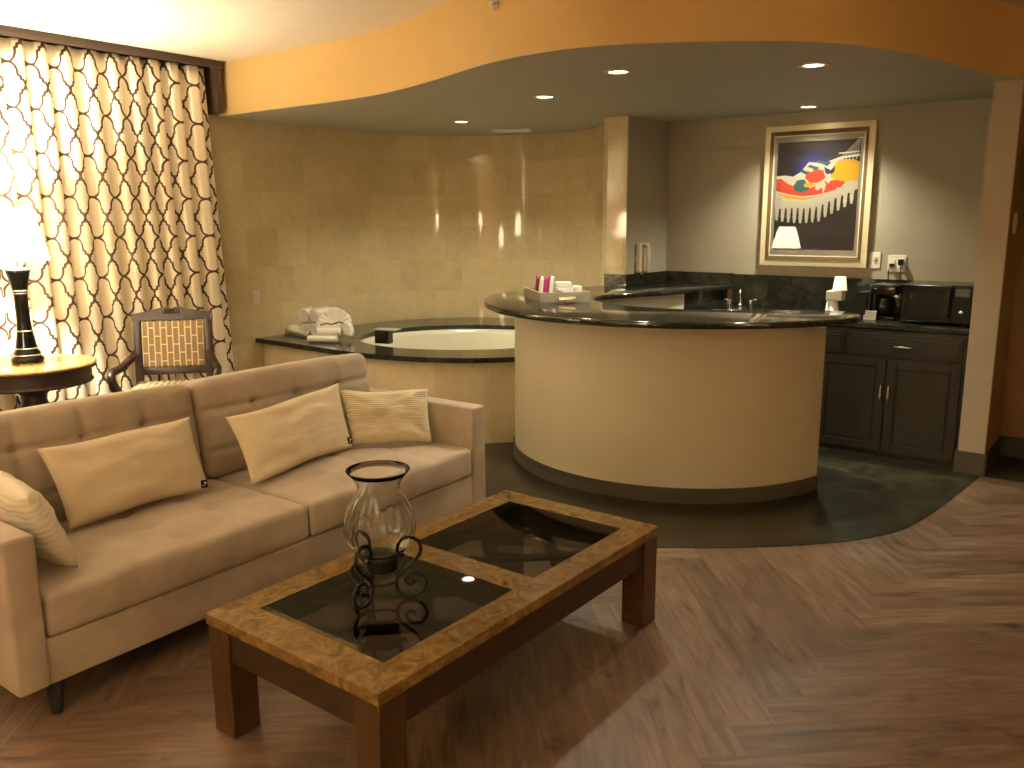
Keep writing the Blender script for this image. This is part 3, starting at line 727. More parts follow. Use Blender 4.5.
# ================================================================== SOFA
SO = Vector((-1.55, 2.43, 0)); sang = math.radians(53.8)
SL, SD = 2.39, 0.95
sofa = thing('sofa', 'long taupe velvet sofa with tufted back cushions facing the coffee table', 'sofa', SO, sang)
def soft(c, s, r, fn=None, res=(10, 10, 6)):
    bm = rbox(s, r, res, fn); bmesh.ops.translate(bm, vec=c, verts=bm.verts); return bm
obj('base_frame', soft((SL / 2, SD / 2, 0.20), (SL - 0.20, SD - 0.02, 0.16), 0.012, res=(4, 4, 2)), 'velvet', sofa, smooth=True)
for x in (0.0525, SL - 0.0525):
    def armfn(p, n): 
        return p
    ar = obj('arm', soft((x, SD / 2, 0.382), (0.105, SD, 0.520), 0.016, res=(2, 8, 5)), 'velvet', sofa, smooth=True)
obj('back_frame', soft((SL / 2, SD - 0.055, 0.47), (SL - 0.20, 0.11, 0.66), 0.02, res=(6, 2, 4)), 'velvet', sofa, smooth=True)
CW = (SL - 0.21) / 2
def tuft(p, xs, ys, kx, ky, depth, wd, bd):
    d = 0
    for x in xs: d += depth * math.exp(-((p[kx] - x) / wd) ** 2)
    for y in ys: d += depth * math.exp(-((p[ky] - y) / wd) ** 2)
    for x in xs:
        for y in ys: d += bd * math.exp(-((p[kx] - x) ** 2 + (p[ky] - y) ** 2) / (wd * 1.3) ** 2)
    return d
for i in range(2):
    cx = 0.105 + CW * (i + .5)
    xs = (-0.26, 0, 0.26)
    cb = cx - 0.05; xb = tuple(q + 0.02 for q in xs)
    def seatfn(p, n, i=i):
        q = Vector(p)
        u = p.x / (CW / 2); v = p.y / 0.33
        if n.z > 0.2:
            q.z += (0.018 * (1 - u * u) * (1 - min(1, v * v)) - tuft(p, xs, (-0.06, 0.14), 0, 1, 0.006, 0.022, 0.012)) * n.z
            q.z += 0.004 * mnoise.noise(Vector((p.x * 4, p.y * 4, i * 5)))
        if n.y < -0.3: q.y -= 0.012 * (1 - u * u) * (1 - (p.z / .08) ** 2) * -n.y
        return q
    obj('seat_cushion', soft((cx, 0.345, 0.354), (CW - 0.006, 0.685, 0.152), 0.026, seatfn, (40, 24, 4)), 'velvet', sofa, smooth=True)
    def backfn(p, n, i=i):
        q = Vector(p); u = p.x / (CW / 2); v = p.z / 0.235
        if n.y < -0.2:
            q.y += (-0.022 * (1 - u ** 4) * (1 - v ** 4) + tuft(p, xb, (-0.10, 0.09), 0, 2, 0.014, 0.014, 0.026)) * -n.y
        if n.z > 0.3: q.z += 0.008 * (1 - u ** 2) * n.z
        return q
    bm = rbox((CW - 0.006, 0.20, 0.46), 0.045, (56, 4, 32), backfn)
    bm.transform(Matrix.Translation((cb, 0.765, 0.640)) @ Matrix.Rotation(math.radians(-9), 4, 'X'))
    bc = obj('back_cushion', bm, 'velvet', sofa, smooth=True)
    for x in xb:
        for z in (-0.10, 0.09):
            bm = B(); bmesh.ops.create_icosphere(bm, subdivisions=2, radius=0.011); bmesh.ops.scale(bm, vec=(1, .6, 1), verts=bm.verts)
            bm.transform(Matrix.Translation((cb, 0.765, 0.640)) @ Matrix.Rotation(math.radians(-9), 4, 'X') @ Matrix.Translation((x, -0.080, z)))
            obj('button', bm, 'velvet', bc, smooth=True)
for x in (0.14, SL - 0.14):
    for y in (0.06, SD - 0.08):
        dx = 0.015 if x < 1 else -0.015
        bm = B(); add_tube(bm, [(x - dx, y + (-.022 if y < .5 else .01), 0.0005), (x, y, 0.125)], [0.017, 0.036], 4); obj('leg', bm, 'black_matte', sofa)['label'] = 'tapered black leg'

# ================================================================== PILLOWS
def pillow(name, mat, corners, T, label, pinch=0.06, lab=None, seed=0, res=28, ph=0.0, group=None):
    """corners: TL TR BR BL of the front outline in world space; body of real thickness T around that sheet"""
    TL, TR_, BR, BL = [Vector(c) for c in corners]
    cen = (TL + TR_ + BR + BL) / 4
    nrm = ((TR_ - TL) + (BR - BL)).cross((TL - BL) + (TR_ - BR)).normalized()
    W_ = ((TR_ - TL).length + (BR - BL).length) / 2; H_ = ((TL - BL).length + (TR_ - BR).length) / 2
    bm = B(); ul = bm.loops.layers.uv.new('UVMap')
    def P(u, v, side):
        uu = u * (1 - pinch * (1 - v * v)); vv = v * (1 - pinch * 1.6 * (1 - u * u)) + 0.035 * math.sin(3.1 * u + seed) * (1 - u * u)
        s, t = (uu + 1) / 2, (vv + 1) / 2
        p = (BL * (1 - s) + BR * s) * (1 - t) + (TL * (1 - s) + TR_ * s) * t
        th = T / 2 * (max(0, 1 - u * u) ** 0.45) * (max(0, 1 - v * v) ** 0.45)
        wr = 0.016 * mnoise.noise(Vector((u * 2.2 + seed, v * 2.2, side * 3))) + 0.006 * mnoise.noise(Vector((u * 5 + seed, v * 9, side * 3)))
        edge = min(1, 3 * (1 - max(abs(u), abs(v))))
        # soft creases running out of the corners
        cr = 0.006 * math.sin(9 * (abs(u) - abs(v)) + 4 * u) * max(0, abs(u) + abs(v) - 0.9) * 2
        return p - nrm * 0 + nrm * side * (th + (wr + cr) * edge * (1 if th > 0 else 0))
    grids = []
    for side in (1, -1):
        g = [[bm.verts.new(P(-1 + 2 * i / res, -1 + 2 * j / res, side)) for j in range(res + 1)] for i in range(res + 1)]
        for i in range(res):
            for j in range(res):
                vs = (g[i][j], g[i + 1][j], g[i + 1][j + 1], g[i][j + 1]); uvq = [(i, j), (i + 1, j), (i + 1, j + 1), (i, j + 1)]
                if side < 0: vs = vs[::-1]; uvq = uvq[::-1]
                f = bm.faces.new(vs)
                for l, (a, b_) in zip(f.loops, uvq): l[ul].uv = (a / res * W_, b_ / res * H_)
        grids.append(g)
    bmesh.ops.remove_doubles(bm, verts=bm.verts, dist=1e-4)
    bmesh.ops.translate(bm, vec=-cen, verts=bm.verts)
    o = obj(name, bm, mat, smooth=True); o.location = cen; tag(o, label, 'pillow', group)
    if lab:
        u, v = lab; c = P(u, v, 1) - cen; ex_ = (P(u + .04, v, 1) - P(u - .04, v, 1)).normalized(); ey_ = (P(u, v + .04, 1) - P(u, v - .04, 1)).normalized(); n_ = ex_.cross(ey_).normalized()
        M = Matrix((ex_, n_.cross(ex_), n_)).transposed().to_4x4(); M.translation = c + n_ * 0.004
        lb = B(); add_box(lb, (0, 0, 0), (0.034, 0.034, 0.004), M, 0.001, 1); q_ = obj('care_label', lb, 'black_matte', o); q_['label'] = 'small black square label'
        lb = B(); add_box(lb, (0.003, 0.004, 0.0025), (0.010, 0.010, 0.002), M); add_box(lb, (-0.006, -0.006, 0.0025), (0.012, 0.004, 0.002), M); obj('label_mark', lb, 'white_paper', q_)
    return o
def S(s, d, z): 
    return SO + Vector((math.cos(sang), math.sin(sang), 0)) * s + Vector((-math.sin(sang), math.cos(sang), 0)) * d + Vector((0, 0, z))
pillow('lumbar_pillow', 'pillow', [S(0.40, 0.60, 0.755), S(1.05, 0.60, 0.755), S(1.035, 0.46, 0.455), S(0.425, 0.46, 0.455)], 0.12,
       'long plain cream lumbar pillow leaning on the left back cushion', 0.045, (0.90, -0.84), 1)
pillow('lumbar_pillow', 'pillow', [S(1.195, 0.55, 0.730), S(1.92, 0.60, 0.768), S(1.875, 0.46, 0.455), S(1.175, 0.36, 0.452)], 0.12,
       'plain cream lumbar pillow leaning on the right back cushion', 0.05, (0.92, -0.78), 7)
pillow('ribbed_pillow', 'pillow_rib', [S(1.91, 0.60, 0.735), S(2.265, 0.29, 0.715), S(2.20, 0.21, 0.448), S(1.88, 0.49, 0.452)], 0.11,
       'ribbed cream pillow in the right corner of the sofa', 0.05, None, 12)
pillow('rippled_pillow', 'pillow_wave', [S(0.17, 0.62, 0.77), S(0.165, 0.17, 0.715), S(0.265, 0.09, 0.450), S(0.27, 0.58, 0.455)], 0.15,
       'rippled off-white square pillow leaning on the left sofa arm', 0.05, None, 20)

# ================================================================== COFFEE TABLE
TF = Vector((-0.348, 1.994, 0)); tang = math.radians(52.5); TLn, TD, TH = 1.525, 0.768, 0.40
ct = thing('coffee_table', 'burl wood coffee table with two smoked glass panels in front of the sofa', 'coffee table', TF, tang)
u0, u1, u2, u3, v0, v1 = 0.122, 0.712, 0.824, 1.414, 0.105, 0.662
bm = B(); zt = TH - 0.0175
for (a, b_, c_, d_) in ((0, TLn, 0, v0), (0, TLn, v1, TD), (0, u0, v0, v1), (u1, u2, v0, v1), (u3, TLn, v0, v1)):
    add_box(bm, ((a + b_) / 2, (c_ + d_) / 2, zt), (b_ - a, d_ - c_, 0.035))
bmesh.ops.remove_doubles(bm, verts=bm.verts, dist=1e-4)
tt = obj('tabletop', bm, 'burl', ct)
for (a, b_) in ((u0, u1), (u2, u3)):
    obj('glass_panel', box(((a + b_) / 2, (v0 + v1) / 2, TH - 0.006), (b_ - a - .002, v1 - v0 - .002, 0.008)), 'smoke_glass', ct)['label'] = 'smoked glass panel'
    bm = B()
    for (p, q_) in (((a, v0), (b_, v1)), ((a, v1), (b_, v0))): pass
    import itertools
    w_, d_ = b_ - a, v1 - v0
    for sgn in (1, -1):
        for off in (-0.17, 0.17):
            cx, cy = (a + b_) / 2 + off * 0.5, (v0 + v1) / 2 + off * 0.5 * -sgn
            # clip a 45 degree slat to the opening
            dirx, diry = math.sqrt(.5), sgn * math.sqrt(.5); ts = []
            tmin, tmax = -9, 9
            for (c0_, dd, lo, hi) in ((cx, dirx, a, b_), (cy, diry, v0, v1)):
                t0_, t1_ = (lo - c0_) / dd, (hi - c0_) / dd
                tmin = max(tmin, min(t0_, t1_)); tmax = min(tmax, max(t0_, t1_))
            mx, my = cx + dirx * (tmin + tmax) / 2, cy + diry * (tmin + tmax) / 2
            add_box(bm, (0, 0, 0), (tmax - tmin + .02, 0.045, 0.016 if sgn > 0 else 0.015), Matrix.Translation((mx, my, TH - 0.05 - (0.016 if sgn > 0 else 0))) @ Matrix.Rotation(sgn * PI / 4, 4, 'Z'))
    for (c_, s_) in ((((a + b_) / 2, v0 + .01), (w_, .03)), (((a + b_) / 2, v1 - .01), (w_, .03)), ((a + .01, (v0 + v1) / 2), (.03, d_)), ((b_ - .01, (v0 + v1) / 2), (.03, d_))):
        add_box(bm, (c_[0], c_[1], TH - 0.062), (s_[0], s_[1], 0.05))
    obj('lattice', bm, 'mahogany', ct)['label'] = 'crossed slats below the glass'
ins = 0.003
for (x, y) in ((ins + .05, ins + .05), (TLn - ins - .05, ins + .05), (ins + .05, TD - ins - .05), (TLn - ins - .05, TD - ins - .05)):
    obj('leg', box((x, y, (TH - .035) / 2), (0.10, 0.10, TH - .036), 0.003, 1), 'leg_wood', ct)
for y in (ins + .025, TD - ins - .025): obj('rail', box((TLn / 2, y, TH - .035 - .052), (TLn - .2 - 2 * ins, 0.03, 0.104)), 'rail_wood_shaded', ct)
for x in (ins + .025, TLn - ins - .025): obj('rail', box((x, TD / 2, TH - .035 - .052), (0.03, TD - .2 - 2 * ins, 0.104)), 'rail_wood_shaded', ct)

# ================================================================== VASE ON SCROLL STAND
VX = Vector((-0.422, 2.566, TH))
hs = thing('candle_stand', 'black wrought iron scroll stand holding the glass on the coffee table', 'candle holder', VX, 0.0)
def spiral(cx, cz, r0, r1, a0, a1, n=22): return [(cx + (r0 + (r1 - r0) * i / n) * math.cos(math.radians(a0 + (a1 - a0) * i / n)), cz + (r0 + (r1 - r0) * i / n) * math.sin(math.radians(a0 + (a1 - a0) * i / n))) for i in range(n + 1)]
HP = [(0.074, 0.150), (0.066, 0.142), (0.056, 0.150), (0.053, 0.172), (0.066, 0.196), (0.094, 0.205), (0.122, 0.188), (0.126, 0.155), (0.104, 0.122), (0.070, 0.092), (0.049, 0.066), (0.050, 0.030), (0.072, 0.010), (0.102, 0.0075), (0.133, 0.024), (0.143, 0.056), (0.124, 0.083), (0.094, 0.084), (0.076, 0.066), (0.082, 0.048), (0.100, 0.046), (0.104, 0.058)]
for k in range(3):
    a = math.radians((2, -118, 142)[k]); P = catmull([(r * math.cos(a), r * math.sin(a), z) for r, z in HP], 5)
    obj('scroll_leg', tube(P, 0.0062, 8), 'iron', hs, smooth=True)
obj('ring', tube([(0.050 * math.cos(t * PI / 16), 0.050 * math.sin(t * PI / 16), 0.062) for t in range(33)], 0.004, 8, cap=False), 'iron', hs, smooth=True)
obj('candle_cup', lathe([(0, 0.096), (0.046, 0.096), (0.052, 0.101), (0.057, 0.142), (0.062, 0.146), (0.062, 0.150), (0.052, 0.150), (0.050, 0.108), (0, 0.108)], 32), 'iron', hs, auto=40)
vs = thing('glass_hurricane', 'clear ribbed glass hurricane vase with dark rim on the iron stand', 'vase', VX)
oprof = [(0.034, 0.1505), (0.054, 0.152), (0.082, 0.168), (0.103, 0.198), (0.112, 0.232), (0.110, 0.268), (0.099, 0.305), (0.083, 0.336), (0.070, 0.358), (0.066, 0.374), (0.071, 0.392), (0.086, 0.413), (0.101, 0.430)]
def ribf(a, z): 
    z = z; k = max(0, min(1, (z - .16) / .04)) * max(0, min(1, (.36 - z) / .06)); return 0.03 * math.cos(18 * a) * k
iprof = [(r - 0.0018, z + (0.003 if i < 2 else 0)) for i, (r, z) in enumerate(oprof)]
bm = B(); add_lathe(bm, oprof + iprof[::-1], 120, rib=ribf)
obj('glass_bowl', bm, 'glass', vs, smooth=True)
obj('rim', tube([(0.0995 * math.cos(t * PI / 24), 0.0995 * math.sin(t * PI / 24), 0.431) for t in range(49)], 0.0011, 6, cap=False), 'iron', vs, smooth=True)['label'] = 'dark glass rim'

# ================================================================== ARMCHAIR BY THE CURTAIN
ch = thing('armchair', 'dark mahogany armchair with patterned seat and back between the curtain and the sofa', 'chair', (-2.30, 5.62, 0), math.radians(12))
# local: x right, +y away from viewer (back), front toward -y
def uvbox(c, s, bev, axis='xz'):
    bm = box(c, s, bev, 3); ul = bm.loops.layers.uv.new('UVMap')
    for f in bm.faces:
        for l in f.loops: p = l.vert.co; l[ul].uv = (p.x, p.z) if axis == 'xz' else (p.x, p.y)
    return bm
lean = Matrix.Translation((0, 0.20, 0.47)) @ Matrix.Rotation(math.radians(-9), 4, 'X')
seatm = uvbox((0, -0.03, 0.455), (0.50, 0.46, 0.115), 0.03, 'xy'); obj('seat', seatm, 'chair_fabric', ch, auto=50)
obj('seat_rail', box((0, -0.02, 0.375), (0.53, 0.48, 0.06), 0.006), 'mahogany', ch)
bm = uvbox((0, 0, 0.29), (0.41, 0.055, 0.32), 0.018); bm.transform(lean); obj('back_panel', bm, 'chair_fabric', ch, auto=50)
bm = B()
for sx in (-1, 1): add_box(bm, (sx * 0.232, 0, 0.255), (0.05, 0.04, 0.50), bev=0.006)
add_box(bm, (0, 0, 0.105), (0.46, 0.038, 0.05), bev=0.006)
crest = [(-0.262, 0.455), (0.262, 0.455), (0.262, 0.500), (0.20, 0.512), (0.12, 0.528), (0.06, 0.545), (0.03, 0.548), (0.0, 0.535), (-0.03, 0.548), (-0.06, 0.545), (-0.12, 0.528), (-0.20, 0.512), (-0.262, 0.500)]
t_ = bmesh.new(); vv = [t_.verts.new((x, -0.022, z)) for x, z in crest]; f = t_.faces.new(vv); r = bmesh.ops.extrude_face_region(t_, geom=[f]); bmesh.ops.translate(t_, vec=(0, 0.044, 0), verts=[v for v in r['geom'] if isinstance(v, bmesh.types.BMVert)])
me = bpy.data.meshes.new('t'); t_.to_mesh(me); t_.free(); bm.from_mesh(me)
for i in range(6): add_tube(bm, [(-.045 + i * .018, -0.022, 0.50), (-.045 + i * .018 * 1.0, -0.026, 0.53)], 0.007, 8)
bm.transform(lean); obj('back_frame', bm, 'mahogany', ch, auto=40)
for sx in (-1, 1):
    P = catmull([(sx * 0.245, 0.165, 0.70), (sx * 0.262, 0.10, 0.675), (sx * 0.305, -0.02, 0.635), (sx * 0.325, -0.12, 0.63), (sx * 0.325, -0.17, 0.600), (sx * 0.31, -0.16, 0.54), (sx * 0.28, -0.13, 0.46), (sx * 0.262, -0.12, 0.38)], 6)
    obj('arm', tube(P, 0.027, 10), 'mahogany', ch, smooth=True)
    obj('leg', tube([(sx * 0.235, -0.22, 0.37), (sx * 0.238, -0.23, 0.2), (sx * 0.235, -0.24, 0.001)], [0.028, 0.022, 0.016], 10), 'mahogany', ch, smooth=True)
    obj('leg', tube([(sx * 0.235, 0.19, 0.47), (sx * 0.235, 0.20, 0.25), (sx * 0.24, 0.27, 0.001)], [0.024, 0.022, 0.017], 10), 'mahogany', ch, smooth=True)

# ================================================================== PICTURE
PU, PZ, PW, PH = 1.277, 1.758, 0.805, 1.047
pic = thing('framed_picture', 'large framed picture of a red and yellow fringed hammock on the grey kitchenette wall', 'picture', K(PU, 0.0, PZ), ang_k)
def frame_ring(w0, h0, w1, h1, y0, y1):   # rectangular ring outer w0,h0 inner w1,h1, sloping depth y0 outer -> y1 inner (y negative = toward the room)
    bm = B(); R = []
    for (w_, h_, y) in ((w0, h0, -0.001), (w0, h0, y0), (w1, h1, y1), (w1, h1, -0.001)):
        R.append([bm.verts.new((sx * w_ / 2, y, sz * h_ / 2)) for sx, sz in ((-1, -1), (1, -1), (1, 1), (-1, 1))])
    for A, Bq in zip(R, R[1:] + R[:1]):
        for i in range(4): bm.faces.new((A[i], A[(i + 1) % 4], Bq[(i + 1) % 4], Bq[i]))
    return bm
MT['gold'] = plain('pale_gold_frame', (0.74, 0.66, 0.44), 0.38, 0.25)
MT['bronze'] = plain('dark_bronze_frame', (0.13, 0.085, 0.035), 0.35, 0.4)
MT['mat_board'] = plain('silver_mat_board', (0.50, 0.47, 0.39), 0.5)
MT['silver_fillet'] = plain('silver_fillet', (0.70, 0.64, 0.52), 0.3, 0.4)
obj('outer_frame', frame_ring(PW, PH, PW - .085, PH - .085, -0.030, -0.034), 'gold', pic)['label'] = 'pale gold outer moulding'
obj('inner_frame', frame_ring(PW - .085, PH - .085, PW - .135, PH - .145, -0.036, -0.026), 'bronze', pic)['label'] = 'dark bronze inner moulding'
obj('fillet', frame_ring(PW - .135, PH - .145, PW - .150, PH - .160, -0.026, -0.0245), 'silver_fillet', pic)
obj('mat_board', frame_ring(PW - .150, PH - .160, PW - .195, PH - .245, -0.0205, -0.0195), 'mat_board', pic)['label'] = 'grey mat board'
aw, ah = PW - .195, PH - .245
art_cols = {'bg': (0.020, 0.018, 0.022), 'blue': (0.03, 0.05, 0.30), 'cream': (0.86, 0.82, 0.66), 'red': (0.75, 0.07, 0.03), 'yellow': (0.92, 0.50, 0.02), 'teal': (0.03, 0.16, 0.16), 'green': (0.25, 0.35, 0.06), 'grey': (0.16, 0.13, 0.08)}
for k, c in art_cols.items(): MT['art_' + k] = plain('print_' + k, c, 0.55)
def bg_mat():
    m, nt, b = newmat('print_background'); v = coord(nt)
    sx = N(nt, 'ShaderNodeSeparateXYZ'); L(nt, v, sx.inputs[0])
    dx = mth(nt, 'ADD', sx.outputs[0], 0.03); dz = mth(nt, 'SUBTRACT', sx.outputs[2], 0.18)
    d = mth(nt, 'SQRT', mth(nt, 'ADD', mth(nt, 'MULTIPLY', dx, dx), mth(nt, 'MULTIPLY', dz, dz)))
    L(nt, ramp(nt, d, [(0.03, (0.035, 0.04, 0.30)), (0.17, (0.022, 0.020, 0.030))]), b.inputs['Base Color']); setp(b, None, 0.5); return m
MT['art_bg'] = bg_mat()
art = obj('print', box((0, -0.016, 0), (aw, 0.004, ah)), 'art_bg', pic); art['label'] = 'dark print with a fringed hammock'
layer = [0]
def poly(pts, mat, name='print_shape'):   # pts in 0..1 across the print, y up
    layer[0] += 1; y = -0.018 - 0.00012 * layer[0]
    bm = B(); vs = [bm.verts.new(((x - .5) * aw, y, (z - .5) * ah)) for x, z in pts]
    f = bm.faces.new(vs); bmesh.ops.triangulate(bm, faces=[f]); return obj(name, bm, mat, art)
# coordinates read from the photo: crop px (x 115..460, y 180..640) of the print
def A(x, y): return ((x - 112) / (463 - 112), 1 - (y - 175) / (640 - 175))
def AP(*q): return [A(q[i], q[i + 1]) for i in range(0, len(q), 2)]
poly(AP(112, 318, 150, 316, 185, 322, 215, 305, 250, 262, 300, 268, 330, 282, 345, 268, 380, 255, 440, 258, 462, 270, 462, 380, 430, 395, 380, 415, 330, 440, 290, 455, 240, 460, 180, 455, 140, 460, 112, 460), 'art_cream', 'hammock')
poly(AP(112, 330, 135, 330, 160, 350, 210, 372, 250, 378, 290, 362, 320, 345, 380, 340, 405, 330, 412, 350, 390, 375, 340, 392, 290, 402, 230, 408, 170, 398, 112, 382), 'art_red')
poly(AP(245, 300, 275, 290, 315, 300, 325, 330, 300, 352, 260, 350, 238, 330), 'art_red')
poly(AP(350, 290, 375, 262, 430, 258, 462, 268, 462, 345, 430, 352, 385, 345, 345, 330), 'art_yellow')
poly(AP(120, 392, 170, 404, 230, 414, 300, 408, 360, 392, 330, 404, 240, 424, 160, 416), 'art_yellow')
poly(AP(190, 360, 205, 338, 235, 335, 262, 378, 225, 392, 195, 382), 'art_teal')
for i, c in enumerate(('teal', 'cream', 'teal', 'cream', 'teal')):
    x0 = 222 + i * 14; poly(AP(x0 - 10 + i * 2, 300 - i * 9, x0 + 2 + i * 2, 292 - i * 9, x0 + 28 + i * 10, 306 - i * 9, x0 + 20 + i * 8, 316 - i * 10), 'art_' + c)
poly(AP(232, 355, 262, 348, 285, 358, 270, 368, 240, 370), 'art_yellow')
poly(AP(318, 285, 345, 300, 365, 282, 360, 310, 335, 322, 322, 305), 'art_bg')
poly(AP(328, 318, 345, 312, 352, 335, 340, 356, 326, 345), 'art_cream')
poly(AP(290, 352, 318, 338, 330, 360, 320, 400, 312, 370, 296, 384, 284, 378), 'art_cream')
for i in range(13):   # fringe tassels
    x = 122 + i * 26.5; yb = 440 + 12 * math.sin(PI * min(i, 8) / 8) - (max(0, i - 7)) * 14; 
    poly(AP(x - 13, yb - 24, x + 13, yb - 24 - (2 if i > 7 else 0), x + 4, yb + 38, x + 7, yb + 52, x + 5, yb + 72, x - 5, yb + 72, x - 7, yb + 52, x - 3, yb + 38), 'art_cream', 'tassel')
for i in range(13):
    x = 122 + i * 26.5; yb = 440 + 12 * math.sin(PI * min(i, 8) / 8) - (max(0, i - 7)) * 14
    poly(AP(x - 8, yb + 40, x, yb + 34, x + 8, yb + 40, x + 8, yb + 52, x, yb + 57, x - 8, yb + 52), 'art_cream', 'tassel_knot')
for i in range(6):    # cords fanning to the upper corner
    x = 372 + i * 15; poly(AP(x, 262 - i, x + 3, 262 - i, 452 + i * 2, 178, 450 + i * 2, 178), 'art_cream', 'cord')
poly(AP(335, 262, 380, 246, 430, 240, 462, 236, 462, 246, 420, 250, 380, 256, 345, 268), 'art_cream')
poly(AP(375, 228, 420, 226, 460, 224, 460, 229, 420, 232, 376, 234), 'art_cream')
MT['pane'] = m_glass('picture_glass', (1, 1, 1), 0.0, 1.5)
obj('glass_pane', box((0, -0.0235, 0), (PW - .151, 0.0016, PH - .161)), 'pane', pic)

# ================================================================== SWITCHES, OUTLETS, PHONE
def plate(name, label, cat, o, ang, w_, h_, mat):
    t = thing(name, label, cat, o, ang); obj('cover_plate', box((0, -0.003, 0), (w_, 0.006, h_), 0.0025), mat, t); return t
t = plate('light_switch', 'white single light switch just right of the framed picture', 'light switch', K(1.735, 0.0, 1.29), ang_k, 0.075, 0.118, 'white_plastic')
obj('toggle', box((0, -0.008, 0.012), (0.020, 0.010, 0.028), 0.002), 'ivory', t)
t = plate('wall_outlet', 'white double outlet with two black plugs above the coffee maker', 'outlet', K(1.885, 0.0, 1.27), ang_k, 0.125, 0.118, 'white_plastic')
for sx in (-1, 1): obj('socket', box((sx * .028, -0.007, 0), (0.034, 0.004, 0.07), 0.002), 'white_paper', t)
obj('power_plug', box((-0.028, -0.026, -0.012), (0.030, 0.040, 0.024), 0.005), 'black_matte', t)
obj('power_plug', box((0.030, -0.026, 0.012), (0.030, 0.040, 0.042), 0.005), 'black_matte', t)
for (x, z, d) in ((-.028, -.012, -0.012), (.030, .0, 0.01)):
    P = catmull([(x, -0.044, z), (x + d, -0.06, z - .04), (x + d, -0.05, z - .10), (x + d * 2, -0.05, z - .16), (x + d * 2, -0.06, z - .26)], 6); obj('power_cord', tube(P, 0.0035, 6), 'black_matte', t, smooth=True)
t = plate('light_switch', 'white double light switch on the dark orange wall at the right edge', 'light switch', E(6.09, -0.7135, 1.56), ang_k + PI / 2, 0.12, 0.125, 'white_plastic')
for sx in (-1, 1): obj('toggle', box((sx * 0.028, -0.009, 0.0), (0.016, 0.012, 0.03), 0.002), 'ivory', t)
t = plate('wall_outlet', 'cream outlet low on the tiled wall between curtain and tub', 'outlet', E(4.33, RB0 + 0.002, 0.98), ang_k + PI / 2, 0.075, 0.118, 'ivory')
obj('socket', box((0, -0.0065, 0), (0.034, 0.003, 0.07), 0.001), 'ivory', t)
# wall phone on the pier side (wall faces +e2)
ph = thing('wall_phone', 'beige wall telephone with handset on the grey pier above the ledge', 'telephone', K(0.012, 0.43, 1.285), ang_k + PI / 2)
obj('base', box((0, -0.02, 0), (0.10, 0.04, 0.24), 0.012, 3), 'ivory', ph, auto=40)
P = catmull([(0.012, -0.055, 0.105), (0.012, -0.085, 0.085), (0.012, -0.088, 0.0), (0.012, -0.085, -0.085), (0.012, -0.055, -0.105)], 5)
n_ = len(P); obj('handset', tube(P, [0.020 if (i < 4 or i > n_ - 5) else 0.013 for i in range(n_)], 12), 'ivory', ph, smooth=True)
obj('cord', tube([(0.012 + 0.012 * math.cos(t * .9), -0.03 + 0.008 * math.sin(t * .9), -0.115 - 0.0006 * t) for t in range(40)], 0.003, 6), 'ivory', ph, smooth=True)
# fire sprinkler on the fascia
o = obj('sprinkler_head', lathe([(0, 0), (0.022, 0), (0.022, 0.004), (0.008, 0.010), (0.008, 0.026), (0.014, 0.028), (0.014, 0.031), (0, 0.031)], 16), 'white_plastic', smooth=True)
o.location = (-0.075, 4.485, 2.64); o.rotation_euler = (math.radians(90), 0, math.radians(-35)); tag(o, 'tiny white sprinkler head on the orange fascia', 'sprinkler')

# ================================================================== WORKTOP ITEMS
ZC = 0.9065
mw = thing('microwave', 'black microwave at the right end of the worktop against the partition', 'microwave', K(2.262, 0.36, ZC), ang_k)
obj('body', box((0, 0.0, 0.135), (0.42, 0.34, 0.25), 0.006), 'black_plastic', mw)
d = obj('door', box((-0.055, -0.178, 0.137), (0.30, 0.022, 0.242), 0.004), 'black_plastic', mw)
obj('window', box((-0.012, -0.0115, 0.0), (0.21, 0.003, 0.15), 0.001), 'black_matte', d, loc=(-0.055, -0.178, 0.137))
bm = tube(catmull([(0.135, -0.012, 0.10), (0.135, -0.035, 0.085), (0.135, -0.035, -0.06), (0.135, -0.012, -0.08)], 5), 0.009, 8); obj('handle', bm, 'black_plastic', d, smooth=True, loc=(-0.055, -0.178, 0.137))
obj('control_panel', box((0.153, -0.178, 0.137), (0.108, 0.020, 0.242), 0.004), 'black_matte', mw)
MT['display'] = plain('display_grey', (0.10, 0.11, 0.10), 0.1)
obj('display', box((0.153, -0.1885, 0.215), (0.085, 0.003, 0.05), 0.001), 'display', mw)
obj('dial', lathe([(0, 0), (0.017, 0), (0.015, 0.016), (0, 0.016)], 20), 'chrome', mw, smooth=True, loc=(0.153, -0.187, 0.09)).rotation_euler[0] = PI / 2
for sx in (-1, 1):
    for sy in (-1, 1): obj('foot', lathe([(0, -.0005), (0.015, -.0005), (0.015, 0.011), (0, 0.011)], 12, (sx * .17, sy * .13, 0)), 'black_matte', mw)
cm = thing('coffee_maker', 'black coffee maker with silver side trim left of the microwave', 'coffee maker', K(1.91, 0.33, ZC), ang_k)
bm = B(); add_box(bm, (0, 0.02, 0.012), (0.17, 0.26, 0.024), bev=.005); add_box(bm, (0, 0.10, 0.12), (0.17, 0.10, 0.22), bev=.006); add_box(bm, (0, 0.01, 0.205), (0.17, 0.25, 0.07), bev=.012)
obj('body', bm, 'black_plastic', cm, auto=40)
obj('carafe', lathe([(0, 0.026), (0.05, 0.026), (0.062, 0.06), (0.055, 0.11), (0.04, 0.135), (0.044, 0.15), (0, 0.15)], 28, (0, -0.04, 0)), 'black_plastic', cm, smooth=True)
obj('trim', box((-0.0875, -0.075, 0.12), (0.006, 0.05, 0.235), 0.002), 'chrome', cm)
